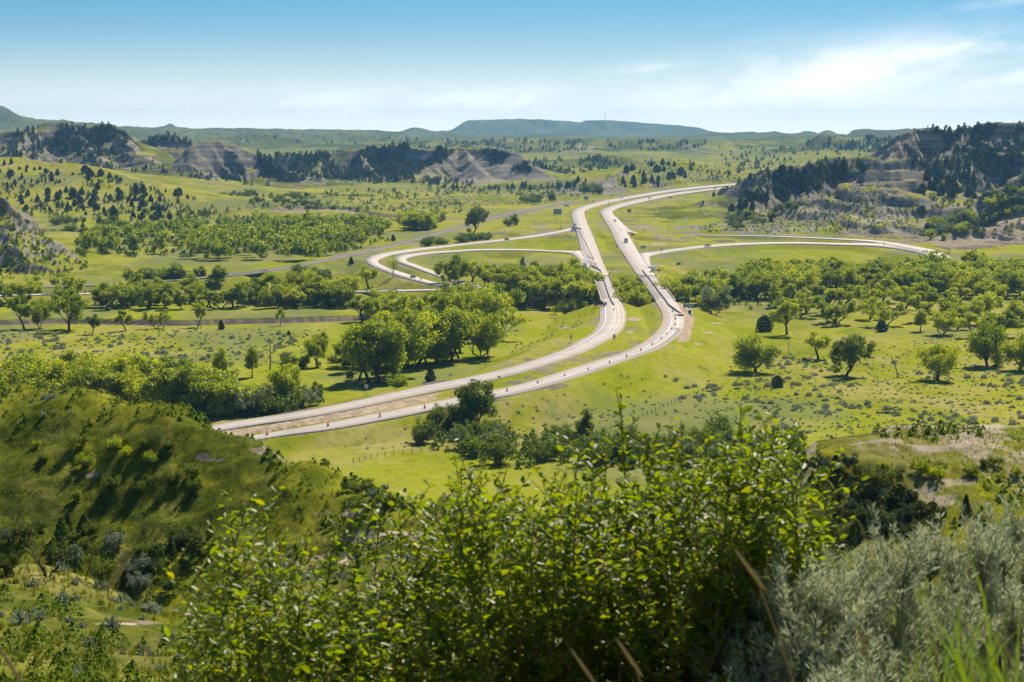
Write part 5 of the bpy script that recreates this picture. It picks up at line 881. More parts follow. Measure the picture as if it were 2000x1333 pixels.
for x, y, hp, lb in [(686,517,15,'cone shaped juniper alone between railway and outer ramp'),(841,746,30,'dense conical juniper standing alone beyond the left carriageway'),(1810,449,14,'lone juniper at the foot of the clay spur'),(1801,418,16,'round dark juniper above the clay spur terraces'),(768,471,13,'dark cone shaped juniper beside the railway'),(1494,648,32,'very dark bush at the left end of the open grove'),(1722,648,22,'dark rounded bush in the open grove'),(432,644,20,'small dark juniper in the left sage meadow'),(564,655,9,'tiny dark bush in the sage meadow behind the clump'),(1519,757,24,'round dark bush below the broad dense tree'),(1373,398,6,'small round juniper below the far freeway'),(1394,384,10,'dark juniper right beside the hidden end of the freeway')]:
    p = hit(x, y); plant('jun', p - [0, 0, .1], hp * p[1] / F, lb, None, var=3 if 'round' in lb or 'bush' in lb else 0, wid=1.0)
# near ravines
def nz(poly, n, h, lb, g, kinds=('jun',), md=1.6, crown=None): return zone(poly, n, lambda p, x, y, i: plant(kinds[int(rng.integers(len(kinds)))], p - [0, 0, .1], U(*h), lb, g, name='shrub', cat_='shrub', crown=(crown[int(rng.integers(len(crown)))] if crown else None)), md, mode='hit', smin=60, rd=0)
nz([(0,1040),(120,1035),(260,1040),(400,1060),(420,1120),(330,1175),(250,1185),(180,1140),(0,1130)], 30, (1.4, 2.8), 'dark shrubby tree in the ravine at the foot of the left hillside', 'shrubs of the left ravine', ('jun', 'ash', 'ash'), crown=['olive', 'brush', 'sage', 'brush'])
nz([(0,1010),(450,1010),(470,1120),(200,1160),(0,1120)], 12, (2.2, 4), 'grey half dead shrub tree in the left ravine', 'shrubs of the left ravine', ('thin',), crown=['ash'])
nz([(660,930),(800,950),(860,985),(780,1010),(680,1000)], 14, (1.2, 2.4), 'grey sage bush on the spur end of the left hillside', 'bushes on the spur end', ('ash',), crown=['sage', 'ash'])
nz([(1560,900),(1700,930),(1800,1000),(1900,1010),(1780,1060),(1600,1060),(1540,960)], 44, (1.8, 3.3), 'dark olive juniper in the ravine under the bare mound', 'junipers of the right ravine', ('ash', 'jun', 'ash'), crown=['olive', 'olive', 'juniper'])
nz([(1700,915),(2000,905),(2000,940),(1720,945)], 12, (1.2, 2.4), 'yellow green bush on the ledge below the bare crest', 'bushes on the mound ledge', ('ash',), crown=['cotton', 'ash'])
nz([(60,870),(330,860),(420,930),(380,985),(60,985)], 16, (1.0, 2.2), 'round bush on the face of the left hillside', 'bushes on the left hillside', ('ash',), crown=['cotton', 'ash'])
# dead trees
def dead(px, py, hp, lean, label):
    p = gz(px, py); h = hp * p[1] / F; r = np.random.default_rng(int(px)); mb = MB(); top_ = np.array([lean, 0, 1.0]); mb.tube([(0, 0, -.02), top_ * .4 + [.02, 0, 0], top_ * .75, top_], [.035, .026, .016, .004], 6)
    for i in range(9): z = r.uniform(.35, .9); q = top_ * z; a = r.random() * 6.28; e = q + [math.cos(a) * .22 * (1.1 - z), math.sin(a) * .2, r.uniform(.02, .18)]; mb.tube([q, (q + e) / 2 + [0, 0, .03], e], [.012, .008, .002], 4)
    o = mb.obj('dead_tree', M['deadwood'], None, True, loc=p, sc=h); tag(o, label, 'dead tree', 'dead trees standing in the valley')
dead(1755,737,50,-.35,'leaning pale dead tree between the upright tree and the wide low one'); dead(527,722,55,.03,'bare dead tree behind the bright narrow poplar'); dead(1061,895,44,.05,'straight bare snag in the shrub belt'); dead(318,641,36,.25,'leaning bare trunk beside the low triple stemmed tree'); dead(392,641,24,.05,'bare stump trunk beside the open crowned tree at the cut bank'); dead(1088,885,40,-.2,'bare forked snag left of the tall narrow tree'); dead(1235,868,36,.1,'thin bare dead tree above the shrub belt')
g = gz(1738,812); mb = MB(); mb.tube([(-5,0,.3),(-1,.3,.35),(4,.2,.25)],[.25,.3,.15],7); mb.tube([(-1.5,0,.3),(-1.2,.2,1.6),(.2,.1,2.0)],[.2,.16,.06],6); mb.tube([(-.6,0,.3),(.3,.1,1.4)],[.15,.06],6); o = mb.obj('fallen_tree', M['bark'], None, True, loc=g); tag(o, 'black fallen tree lying in the right pasture above the mound', 'fallen tree')
# sagebrush, one by one where it shows largest
def sagef(g, lab, size=(1.5, 2.9)):
    def f(p, x, y, i):
        if fbm(np.array([p[0]]), np.array([p[1]]), 38, 2)[0] < .47: return
        w_ = U(*size) * 1.2; o = link('sagebrush', SAGEM[int(rng.integers(3))], None, None, p, rng.random() * 6.28, (w_, w_ * U(.8, 1.2), w_ * U(.75, 1.05))); tag(o, lab if isinstance(lab, str) else lab(x, y), 'sagebrush', g)
    return f
G = 'sagebrush clumps scattered over the pastures'
zone([(1280,800),(1400,735),(1560,690),(2010,700),(2010,862),(1620,858),(1500,840)], 330, sagef(G, lambda x, y: 'grey green sagebrush clump in the right pasture, ' + ('beyond the lone trees' if y < 745 else ('near the fence' if x < 1500 else 'below the lone trees'))), 2.2, smin=0)
zone([(0,655),(560,650),(600,690),(420,720),(0,740)], 190, sagef(G, 'grey sagebrush clump in the left meadow beyond the lower woods'), 2.4)
zone([(1290,735),(1400,712),(1500,735),(1480,760),(1300,760)], 45, sagef(G, 'sagebrush clump on the slope left of the broad dense tree'), 2)
# ------------------------------------------------------------------ what nobody could count
def scatter_mesh(polys, T_, mat, name, label, cat_, patch=None):
    Vs, Fs, off = [], [], 0
    for poly, n, (h0, h1), mode, smin, rd in polys:
        pts = []; zone(poly, n, lambda p, x, y, i: pts.append(p) if patch is None or fbm(p[0:1], p[1:2], patch, 3)[0] > .4 + .14 * rng.random() else None, 0, mode=mode, smin=smin, rd=rd, tries=6)
        for p in pts:
            V, Fc = T_[int(rng.integers(len(T_)))]; s = U(h0, h1); a = rng.random() * 6.28; R = np.array([[math.cos(a), -math.sin(a), 0], [math.sin(a), math.cos(a), 0], [0, 0, 1]]); Vs.append(V @ R.T * s + p); Fs.append(Fc + off); off += len(V)
    o = link(name, npmesh(name, np.concatenate(Vs), [(np.concatenate(Fs), 0)]), mat); tag(o, label, cat_, None, 'stuff'); return o
def lowtree(seed, n=26, w=.3, size=.28):
    r = np.random.default_rng(seed); z = r.random(n) ** 1.1; a = r.random(n) * 6.28; R = w * np.minimum(1, (1 - z) * 1.5) * (.6 + .4 * r.random(n)); pos = np.stack([np.cos(a) * R, np.sin(a) * R, z * .92 + .03], -1); X, Y, Zv = frames(nrm(np.stack([np.cos(a), np.sin(a), .5 + 0 * a], -1) + r.normal(size=(n, 3)) * .5), r=r); V, Fq = stamp(QUAD[:1] + QUAD[1:4], [(0, 1, 2, 3)], pos, Y, Zv, X, size * (.7 + .6 * r.random(n))); return V, Fq
LT = [lowtree(90), lowtree(91, 26, .36, .3), lowtree(92, 30, .42, .3)]
scatter_mesh([([(500,305),(640,299),(760,285),(890,287),(880,308),(800,348),(740,362),(640,350),(560,357),(520,340)],1500,(6,10),'hit',2600,0),([(930,293),(1000,306),(1080,335),(1000,335)],260,(6,9),'hit',2600,0),([(640,300),(760,286),(890,290),(860,312),(770,345),(700,345)],900,(6,10),'hit',2600,0),([(760,352),(900,352),(960,368),(1120,362),(1130,352),(1160,356),(1150,372),(900,375)],150,(6,10),'hit',2600,0),
 ([(0,262),(100,245),(210,245),(262,280),(230,305),(0,310)],800,(6,10),'hit',2700,0),([(0,298),(230,300),(330,330),(330,350),(180,332),(0,306)],170,(5,9),'hit',2600,0),([(440,285),(500,310),(560,352),(500,348),(440,320)],130,(5,9),'hit',2700,0),([(285,270),(375,272),(375,285),(285,285)],110,(6,9),'hit',2900,0),([(330,330),(470,332),(560,360),(480,372),(350,345)],70,(5,8),'hit',2600,0),
 ([(870,274),(1380,277),(1370,293),(1180,296),(870,302)],420,(7,12),'hit',4500,0),([(1400,285),(1700,295),(1720,310),(1560,312),(1420,345)],170,(6,10),'hit',3200,0),([(1565,283),(1650,265),(1780,270),(1800,285),(1700,302)],320,(7,11),'hit',4200,0),([(1760,255),(2000,242),(2000,262),(1830,262)],110,(6,10),'hit',2300,0),([(1830,262),(2000,262),(2000,330),(1880,330)],160,(6,10),'hit',2300,0),
 ([(1040,312),(1190,305),(1225,328),(1150,345),(1060,335)],190,(6,9),'hit',3300,0),([(1440,352),(1600,318),(1720,318),(1700,340),(1560,375),(1440,400)],130,(5,9),'hit',1900,6),([(1760,290),(1990,300),(1990,345),(1790,335)],160,(5,9),'hit',2000,0),([(1200,312),(1560,318),(1560,345),(1350,352)],80,(4,7),'hit',2500,8),([(300,262),(900,268),(860,285),(300,280)],120,(6,12),'hit',3600,0),([(0,325),(200,342),(430,392),(455,430),(0,425)],520,(2,6),'hit',1500,0)],
 LT, M['juniper'], 'juniper_woods', 'dark juniper woods covering the far ridges and ravines', 'juniper woods', 42)
def fewtree(kd, v, n=520):
    tm, cm_ = KINDS_[kd][v]; V = np.empty(len(cm_.vertices) * 3, np.float32); cm_.vertices.foreach_get('co', V); V = V.reshape(-1, 5, 3)[:n]; c = V.mean(1, keepdims=True); V = (c + (V - c) * 2.5).reshape(-1, 3); Ft = np.arange(len(V)).reshape(-1, 5)
    return V, Ft
scatter_mesh([([(140,508),(330,516),(480,522),(640,520),(700,500),(770,478),(745,462),(560,470),(330,482),(160,486)],115,(13,18.5),'z',0,3),([(1440,562),(1440,552),(1600,546),(1800,545),(2040,541),(2040,553),(1600,557)],105,(13,16.5),'z',0,3),([(180,482),(560,468),(740,460),(730,450),(540,452),(200,470)],45,(9,15),'z',0,3)],
 [fewtree('cot', i) for i in (0, 1, 2, 4, 5)], M['cotton'], 'cottonwood_woods', 'far cottonwood woods, the part beyond the railway and behind the long wood', 'woods')
LB = [lowtree(95, 22, .5, .34), lowtree(96, 22, .55, .36)]
scatter_mesh([([(120,450),(480,455),(560,475),(740,462),(740,445),(500,440),(100,436)],150,(3,6),'z',0,2),([(430,384),(760,395),(900,380),(1130,385),(1120,372),(900,366),(600,378)],220,(2.5,5.5),'hit',2300,4),([(480,405),(900,420),(900,395),(480,395)],140,(2,4.5),'hit',1700,3),([(800,868),(1000,915),(1560,915),(1560,880),(1000,850),(850,835)],190,(1.6,3.4),'z',0,3),([(1330,452),(1720,352),(1800,400),(1790,450),(1500,455)],420,(1.2,2.6),'hit',1500,4),([(0,560),(700,560),(700,600),(0,605)],120,(2,4),'z',0,3),([(140,486),(760,486),(700,510),(150,515)],200,(3,5.5),'z',0,3),([(1300,580),(1440,556),(2030,549),(2030,600),(1400,600)],160,(2.5,5),'z',0,3),([(1800,350),(2000,345),(2000,460),(1840,465)],230,(2,5),'hit',1500,3),
 ([(0,395),(60,440),(180,520),(120,545),(0,545)],300,(1.2,3),'hit',1200,0),([(400,815),(600,812),(600,795),(420,790)],60,(2,4),'z',0,3),([(1150,375),(1560,345),(1700,330),(1560,320),(1300,312),(1180,345)],520,(1.2,2.8),'hit',2500,5)],
 LB, M['brush'], 'brush', 'low bushes and undergrowth along the river banks and hillsides', 'brush')
def few(me_): 
    V = np.empty(len(me_.vertices) * 3, np.float32); me_.vertices.foreach_get('co', V); V = V.reshape(-1, 3); n = 46 * 3; return V[:n], np.arange(n).reshape(-1, 3)
FM = [few(mound(98, 46, .3)), few(mound(99, 46, .3, .45))]
scatter_mesh([([(1280,810),(1450,700),(2020,640),(2020,862),(1620,860),(1500,842)],1300,(.7,1.5),'z',0,3),([(0,645),(640,645),(600,700),(420,735),(0,755)],800,(.8,1.8),'z',0,3),([(480,410),(1130,400),(1130,368),(700,392),(480,390)],700,(1.2,2.8),'hit',1800,4),([(1000,700),(1100,700),(1200,670),(1170,600),(1000,620)],70,(.8,1.6),'z',0,6),([(560,850),(1000,800),(1280,750),(1300,800),(1100,850),(700,880)],130,(.7,1.5),'z',0,4),([(1000,840),(1560,850),(1560,870),(1000,870)],130,(.8,1.7),'z',0,3),([(1340,452),(1720,350),(1800,400),(1790,460),(1500,458)],700,(1.2,2.6),'hit',1500,3),([(200,345),(440,395),(460,430),(0,430),(0,340)],300,(.8,1.8),'hit',1500,3),([(1400,300),(1700,300),(1600,350),(1430,352)],200,(1.5,3.5),'hit',2500,4),([(1300,385),(1400,378),(1360,440),(1250,450),(1230,420)],90,(.9,1.8),'hit',1500,4)],
 FM, M['sage'], 'sage_scrub', 'low grey sage scrub scattered over the meadows', 'sage scrub')
def dirt_at(X, Y):
    i = np.interp(Y, YR, np.arange(NR)).astype(int); j = np.interp(X / (Y + 10), TC, np.arange(NC)).astype(int); return np.maximum(DIRT[i, j], (BARE[i, j] > .8) * .5)
# ------------------------------------------------------------------ undergrowth on the near hillsides
def cover(n, y0, y1, tpl, mat, name, label, cat_, s0, s1, keep=None, tmax=.34, seed=5, hs=1.0):
    r = np.random.default_rng(seed); Y = y0 + (y1 - y0) * r.random(n) ** .8; X = (r.random(n) * 2 - 1) * tmax * (Y + 3); Zs = ground(X, Y); pxx = 1000 + F * X / Y
    k = np.ones(n, bool) if keep is None else keep(X, Y, pxx); X, Y, Zs = X[k], Y[k], Zs[k]; ok_ = dirt_at(X, Y) < .3; X, Y, Zs = X[ok_], Y[ok_], Zs[ok_]; m = len(X); a = r.random(m) * 6.28; one = np.zeros((m, 3), np.float32); Xv = one.copy(); Xv[:, 0] = np.cos(a); Xv[:, 1] = np.sin(a); Yv = one.copy(); Yv[:, 0] = -np.sin(a); Yv[:, 1] = np.cos(a); Zv = one.copy(); Zv[:, 2] = 1
    Vs, Fs, off = [], [], 0; pick = r.integers(len(tpl), size=m); S = s0 + (s1 - s0) * r.random(m) ** 1.6
    for i, (T, Fc) in enumerate(tpl):
        q = pick == i; V, Fa = stamp(T, Fc, np.stack([X, Y, Zs], -1)[q], Xv[q], Yv[q], Zv[q] * hs, S[q]); Vs.append(V); Fs.append(Fa + off); off += len(V)
    o = link(name, npmesh(name, np.concatenate(Vs), [(np.concatenate(Fs), 0)]), mat); tag(o, label, cat_, None, 'stuff'); return o
def bladetuft(seed, n=9, w=.05, spread=.3):
    r = np.random.default_rng(seed); V = []; Fc = []
    for i in range(n):
        a = r.random() * 6.28; b = np.array([math.cos(a), math.sin(a), 0]) * r.random() * spread; t = b * 2.2 + [r.normal() * .12, r.normal() * .12, r.uniform(.6, 1.1)]; s = np.array([-math.sin(a), math.cos(a), 0]) * w; k = len(V); V += [b - s, b + s, (b + t) / 2 + s * .7 + [0, 0, .08], t, (b + t) / 2 - s * .7 + [0, 0, .08]]; Fc += [(k, k + 1, k + 2, k + 3, k + 4)]
    return np.array(V), np.array(Fc)
TUFT = [bladetuft(i) for i in (1, 2, 3)]
nzp = lambda X, Y, s, th: fbm(X + 11, Y + 5, s, 3) > th
cover(64000, 45, 330, TUFT, M['grass'], 'grass', 'rough grass covering the near hillsides', 'grass', .16, .5, lambda X, Y, p: nzp(X, Y, 14, .36))
cover(9000, 40, 330, TUFT, M['drygrass'], 'dry_grass', 'dry straw coloured grass among the green on the near hillsides', 'dry grass', .2, .5, lambda X, Y, p: nzp(X + 300, Y, 20, .52), seed=8)
def cl(me_, k=60):
    V = np.empty(len(me_.vertices) * 3, np.float32); me_.vertices.foreach_get('co', V); V = V.reshape(-1, 3)[:k * 3]; return V, np.arange(len(V)).reshape(-1, 3)
BT = [lowtree(101, 34, .55, .3), lowtree(102, 34, .65, .3), lowtree(103, 30, .5, .34)]
cover(7000, 60, 330, BT, M['brush'], 'undergrowth', 'low green shrubs carpeting the near hillsides', 'undergrowth', .35, 1.5, lambda X, Y, p: (Y > 120) & nzp(X + 90, Y, 22, .45) & ((p < 1540) | (Y < 235) | nzp(X, Y, 9, .56)))
BF = [lowtree(110 + i, 110, .6, .13) for i in range(3)]
cover(2600, 42, 135, BF, M['brush'], 'undergrowth', 'fine leaved low shrubs on the slope below the photo corner', 'undergrowth', .3, 1.2, lambda X, Y, p: nzp(X + 90, Y, 12, .45), seed=15)
cover(2600, 60, 330, [cl(mound(104, 60, .28)), cl(mound(105, 60, .28, .6))], M['sage'], 'hillside_sage', 'grey sage tufts among the grass of the near hillsides', 'sage', .4, 1.3, lambda X, Y, p: nzp(X + 190, Y, 26, .5), seed=9)
cover(9000, 1.5, 45, TUFT, M['grass'], 'near_grass', 'tangled grass on the slope below the bush', 'grass', .12, .4, None, .5, seed=12)
# ------------------------------------------------------------------ the leafy bush right below the camera
LT_V = [(0,0,0),(.36,0,-.03),(.72,0,-.05),(1,0,-.1),(.26,.19,.06),(.62,.22,.05),(.26,-.19,.06),(.62,-.22,.05)]
LT_F = [(0,1,4),(1,5,4),(1,2,5),(2,3,5),(0,6,1),(1,6,7),(1,7,2),(2,7,3)]
ENV = [(300,1360),(360,1210),(420,1130),(470,1050),(540,1075),(600,1130),(640,1135),(700,1165),(760,1140),(800,1090),(850,1020),(885,960),(930,965),(990,965),(1010,985),(1060,1010),(1110,965),(1150,935),(1190,965),(1230,975),(1270,940),(1330,915),(1380,940),(1440,900),(1475,905),(1505,890),(1535,905),(1580,940),(1600,975),(1625,1060),(1640,1180)]
def envy(px): return float(np.interp(px, [e[0] for e in ENV], [e[1] for e in ENV]))
def bez(a, b, c, t): return a * (1 - t) ** 2 + 2 * b * t * (1 - t) + c * t * t
def leafy_bush(x0, x1, nst, label, seed, extra=()):
    r = np.random.default_rng(seed); cx = (x0 + x1) / 2; cD = 5.6; gb = PD(cx, 1333, cD); base = np.array([gb[0], cD, float(ground(gb[0], cD))]); t = empty('leafy_bush', base, 0, 1, label, 'bush', 'leafy bushes in front of the camera'); br = MB(); LP, LX, LU, LS = [], [], [], []
    tips = [(px, py, D, 1) for px, py, D in extra]
    for i in range(nst):
        px = r.uniform(x0, x1); e = envy(px); top = r.random() < .34; py = e + (abs(r.normal()) * 14 if top else r.uniform(20, 1400 - e)); tips.append((px, py, r.uniform(4.7, 6.6), 0))
    for px, py, D, ex in tips:
        tip = PD(px, py, D); bx = base[0] + (tip[0] - base[0]) * .2 + r.normal() * .1; by = D * .55 + cD * .45 + r.normal() * .15; b = np.array([bx, by, float(ground(bx, by)) - .05]); mid = np.array([b[0] * .55 + tip[0] * .45, b[1] * .6 + tip[1] * .4, b[2] * .35 + tip[2] * .65]) + r.normal(size=3) * .1
        ts = np.linspace(0, 1, 9); P = [bez(b, mid, tip, q) - base for q in ts]; br.tube(P, [.0062 * (1 - .88 * q) + .0008 for q in ts], 5); L = float(np.linalg.norm(tip - b))
        segs = [(P, .42 if not ex else .5)]
        for j in range(int(r.integers(13, 20))):
            q = r.uniform(.35, .97); o = bez(b, mid, tip, q) - base; az = r.random() * 6.28; ln = r.uniform(.1, .3) * (1.15 - q * .6); d = np.array([math.cos(az) * .75, math.sin(az) * .75, r.uniform(.5, 1.2)]); d /= np.linalg.norm(d); e_ = o + d * ln; P2 = [o, (o + e_) / 2 + [0, 0, -.01], e_]; br.tube(P2, [.0022, .0016, .0008], 4); segs.append((P2, .15))
        for P_, s0 in segs:
            P_ = np.array(P_); ln = np.linalg.norm(np.diff(P_, axis=0), axis=1).sum(); n = max(3, int(ln * (1 - s0) / .0105)); f = np.linspace(s0, 1, n); idx = f * (len(P_) - 1); c = np.stack([np.interp(idx, np.arange(len(P_)), P_[:, k]) for k in range(3)], -1); dr = nrm(np.gradient(c, axis=0)); az = np.arange(n) * 2.4 + r.random() * 6; sd_ = np.stack([np.cos(az), np.sin(az), 0 * az], -1)
            LP.append(c); LX.append(nrm(sd_ * r.uniform(.75, 1.2) + dr * .45 + [0, 0, .1] + r.normal(size=(n, 3)) * .25)); LS.append( .036 * (.55 + .6 * r.random(n)) * np.where(f > .93, .7, 1))
    LP = np.concatenate(LP); LX = np.concatenate(LX); LS = np.concatenate(LS); up = nrm(np.array([0, 0, 1.]) + r.normal(size=LX.shape) * .45); Yv = nrm(np.cross(up, LX)); Zv = np.cross(LX, Yv); V, Ft = stamp(LT_V, LT_F, LP, LX, Yv, Zv, LS)
    br.obj('branches', M['twig'], t, True); link('leaves', npmesh('leaves', V, [(Ft, 0)]), M['cherry'], t); return t
leafy_bush(350, 800, 56, 'leafy green bush at the bottom left of centre with loose airy sprigs', 201, [(448,962,5.6),(655,1030,5.5),(520,1010,6.2),(745,985,5.6),(480,990,5.4),(600,1060,5.9),(700,1050,5.3),(780,1000,5.6)])
leafy_bush(790, 1230, 165, 'dense leafy bush at the bottom centre, the tallest mass of leaves', 202, [(888,890,5.8),(900,915,5.5),(1132,885,5.5),(1155,870,5.6),(990,915,5.9),(1060,940,5.6),(1185,900,5.6),(940,930,5.5)])
leafy_bush(1190, 1620, 165, 'leafy bush right of centre with long twigs rising above the shrub belt', 203, [(1212,785,5.4),(1240,835,5.4),(1330,822,5.5),(1446,805,5.5),(1500,815,5.6),(1520,835,5.4),(1595,880,5.7),(1375,850,5.6),(1400,870,5.3),(1465,835,5.8),(1545,850,5.6),(1570,870,5.5),(1300,880,5.6),(1265,870,5.5)])
# ------------------------------------------------------------------ grey sagebrush at the right
SENV = [(1400,1130),(1430,1085),(1470,1072),(1505,1085),(1535,1160),(1580,1150),(1630,1140),(1670,1100),(1695,1085),(1725,1115),(1760,1085),(1800,1090),(1822,1045),(1840,1085),(1880,1082),(1920,1070),(1960,1050),(2000,1030),(2060,1020),(2120,1030)]
def near_sage(x0, x1, D0, n, label, seed):
    r = np.random.default_rng(seed); cx = (x0 + x1) / 2; g = PD(cx, 1333, D0); base = np.array([g[0], D0, float(ground(g[0], D0))]); t = empty('sagebrush', base, 0, 1, label, 'sagebrush', 'grey sagebrush in front of the camera'); br = MB(); LP, LX, LS = [], [], []
    for row in range(5):
        for px0 in np.arange(x0 + 10 + (row % 2) * 26, x1 + 20, 52):
            px = px0 + r.normal() * 10; e = float(np.interp(px, [q[0] for q in SENV], [q[1] for q in SENV])) + r.normal() * 16; D = D0 + .25 - row * .13 + r.normal() * .06; ctr = PD(px, e + 95 + row * 72 + r.normal() * 12, D) - base; rt = np.array([ctr[0] * .4, ctr[1] * .5, 0.]); br.tube([bez(rt, np.array([ctr[0] * .9, ctr[1] * .9, ctr[2] * .4]), ctr, q) for q in np.linspace(0, 1, 6)], [.009, .008, .007, .006, .005, .004], 5)
            for k in range(n):
                L = r.uniform(.09, .2) * (1.15 if k % 4 == 0 else 1); ax = nrm(np.array([r.normal() * .42, r.normal() * .42, 1.0])); tip = ctr + ax * L + [0, 0, .0]; br.tube([ctr, (ctr + tip) / 2 + r.normal(size=3) * .006, tip], [.0022, .0016, .0006], 3); m = 85; f = .15 + .85 * r.random(m); bend = r.normal(size=3) * .02; c = ctr + ax * (L * f)[:, None] + bend * (f * f)[:, None]; az = r.random(m) * 6.28; sd_ = np.stack([np.cos(az), np.sin(az), 0 * az], -1); LP.append(c + sd_ * (.003 + .013 * r.random(m) * (1.15 - f))[:, None]); LX.append(nrm(sd_ * .7 + ax * 1.0 + r.normal(size=(m, 3)) * .3)); LS.append(.017 * (.5 + .8 * r.random(m)))
    LP = np.concatenate(LP); LX = nrm(np.concatenate(LX)); LS = np.concatenate(LS); X, Y, Zv = frames(LX, r=r); V, Ft = stamp([(0,-.05,0),(.55,-.1,0),(1,0,.03),(.55,.1,0),(0,.05,0)], [(0,1,2,3,4)], LP, X, Y, Zv, LS); br.obj('branches', M['sagetwig'], t); link('leaves', npmesh('leaves', V, [(Ft, 0)]), M['nearsage'], t)
near_sage(1410, 1535, 4.9, 15, 'grey sagebrush growing into the right side of the leafy bush', 301); near_sage(1530, 1655, 4.6, 15, 'grey sagebrush second from the left, its top lowest', 302); near_sage(1650, 1760, 4.8, 15, 'grey sagebrush in the middle with two rounded tops', 303); near_sage(1755, 1860, 5.0, 15, 'grey sagebrush with one thin tall sprig above its top', 304); near_sage(1855, 1960, 5.1, 15, 'grey sagebrush second from the right edge', 305); near_sage(1950, 2100, 5.4, 15, 'grey sagebrush cut by the right edge, the highest in the photo', 306)
# grass and dry stalks close to the lens
def near_tuft(x0, x1, D0, n, label, seed, ytop=(1120, 1330)):
    r = np.random.default_rng(seed); g = PD((x0 + x1) / 2, 1333, D0); base = np.array([g[0], D0, float(ground(g[0], D0))]); V, Fc = [], []
    for i in range(n):
        px = r.uniform(x0, x1); tip = PD(px + r.normal() * 25, r.uniform(*ytop), D0 + r.uniform(-.3, .3)) - base; b = np.array([tip[0] * .7 + r.normal() * .04, tip[1] * .8, 0]); bend = np.array([r.normal() * .1, r.normal() * .05, 0]); ctl = np.array([b[0] * .8 + tip[0] * .2, b[1], tip[2] * .85]) - bend; tip = tip + bend; ts = np.linspace(0, 1, 8); k = len(V); w = r.uniform(.0022, .0048)
        for q in ts: c = bez(b, ctl, tip, q); s = np.array([w * (1 - q ** 2.2), w * .3 * math.sin(i), 0]); V += [c - s, c + s]
        Fc += [(k + 2 * j, k + 2 * j + 1, k + 2 * j + 3, k + 2 * j + 2) for j in range(7)]
    o = link('grass_tuft', npmesh('grass_tuft', np.array(V), [(np.array(Fc), 0)]), M['cornergrass'], None, base); tag(o, label, 'grass tuft', 'grass tufts close to the camera')
near_tuft(1860, 2060, 2.6, 62, 'bright green grass tuft at the bottom right corner', 401); near_tuft(1760, 1890, 2.9, 28, 'thinner green grass tuft left of the corner tuft', 402, (1170, 1330)); near_tuft(1955, 2040, 2.5, 12, 'tall grass blades rising along the right edge', 403, (1020, 1250))
def stalk(px, py, D, label, hl=.06):
    tip = PD(px, py, D); g = float(ground(tip[0], D)); lx = .1 + .08 * math.sin(px); base = np.array([tip[0] + lx, D, g]); t = empty('dry_grass_stalk', base, 0, 1, label, 'grass stalk', 'dry seed stalks close to the camera'); tp = tip - base; lean = np.array([-.02, 0, 0]); mb = MB(); P = [bez(np.zeros(3), np.array([.01, 0, tp[2] * .7]), tp, q) for q in np.linspace(0, 1, 6)]; mb.tube(P, [.0009] * 6, 4); mb.obj('stem', M['drygrass'], t); mb = MB(); n = 7
    mb.tube([tp + np.array([-lx * .5 * (i / n - .3) * hl / .12, 0, hl * i / n - hl * .3]) for i in range(n + 1)], [.0008] + [.0024, .003, .0033, .003, .0026, .002] + [.0006], 6); mb.obj('seed_head', M['drygrass'], t)
for a in [(1690,1270,3.0,'dry seed stalk before the grey sagebrush, left one'),(1828,1275,2.9,'dry seed stalk left of the green grass tuft'),(1962,1265,2.8,'dry seed stalk among the corner grass'),(1478,1130,2.7,'tallest dry seed stalk before the sage at the bush edge'),(1240,1300,2.9,'dry seed stalk at the bottom edge below the bush centre'),(1152,1320,2.9,'short dry seed tip at the bottom edge left of centre'),(32,1318,2.6,'dry yellow seed tip at the bottom left corner'),(1898,1318,2.8,'short dry seed stalk between the two grass tufts')]: stalk(*a)
SKYT = (.31, .66, 1.0); CLOUD = (13.6, 13.8, 14.2); VEIL = (19, 18.2, 15.8); SKYS = .054; HAZE = 3.8e-5; EXPO = .72
# ------------------------------------------------------------------ camera, light, sky, haze
cam = bpy.data.cameras.new('camera'); co = bpy.data.objects.new('camera', cam); COL.objects.link(co); co.location = (0, 0, CZ); co.rotation_euler = (math.pi / 2 - TH, 0, 0)
cam.sensor_width = 36; cam.lens = F * 36 / 2000; cam.clip_start = .1; cam.clip_end = 90000; SC.camera = co
cam.dof.use_dof = True; cam.dof.focus_distance = 700; cam.dof.aperture_fstop = 14
SE, SA = math.radians(47), math.radians(26)      # sun height and bearing right of the view direction
sd = Vector((math.sin(SA) * math.cos(SE), math.cos(SA) * math.cos(SE), math.sin(SE)))
sl = bpy.data.lights.new('sun', 'SUN'); sl.energy = 4.2; sl.angle = math.radians(.5); sl.color = (1, .91, .73); so = bpy.data.objects.new('sun', sl); COL.objects.link(so); so.rotation_euler = (-sd).to_track_quat('-Z', 'Y').to_euler()
w = bpy.data.worlds.new('World'); SC.world = w; w.use_nodes = True; nt = w.node_tree; nt.nodes.clear(); L = nt.links.new
out = N(nt, 'ShaderNodeOutputWorld'); bg = N(nt, 'ShaderNodeBackground'); sky = N(nt, 'ShaderNodeTexSky'); sky.sky_type = 'NISHITA'; sky.sun_disc = False; sky.sun_elevation = SE; sky.sun_rotation = SA; sky.altitude = 700; sky.air_density = 1.0; sky.dust_density = .5; sky.ozone_density = 1.6
tcn = N(nt, 'ShaderNodeTexCoord'); s = N(nt, 'ShaderNodeSeparateXYZ'); L(tcn.outputs['Generated'], s.inputs[0]); yy = mathn(nt, 'MAXIMUM', s.outputs[1], .05); u = mathn(nt, 'DIVIDE', s.outputs[0], yy); v = mathn(nt, 'DIVIDE', s.outputs[2], yy)
def lin(a, k, b): return mathn(nt, 'ADD', mathn(nt, 'MULTIPLY', a, k), b)
def sq(x): return mathn(nt, 'MULTIPLY', x, x)
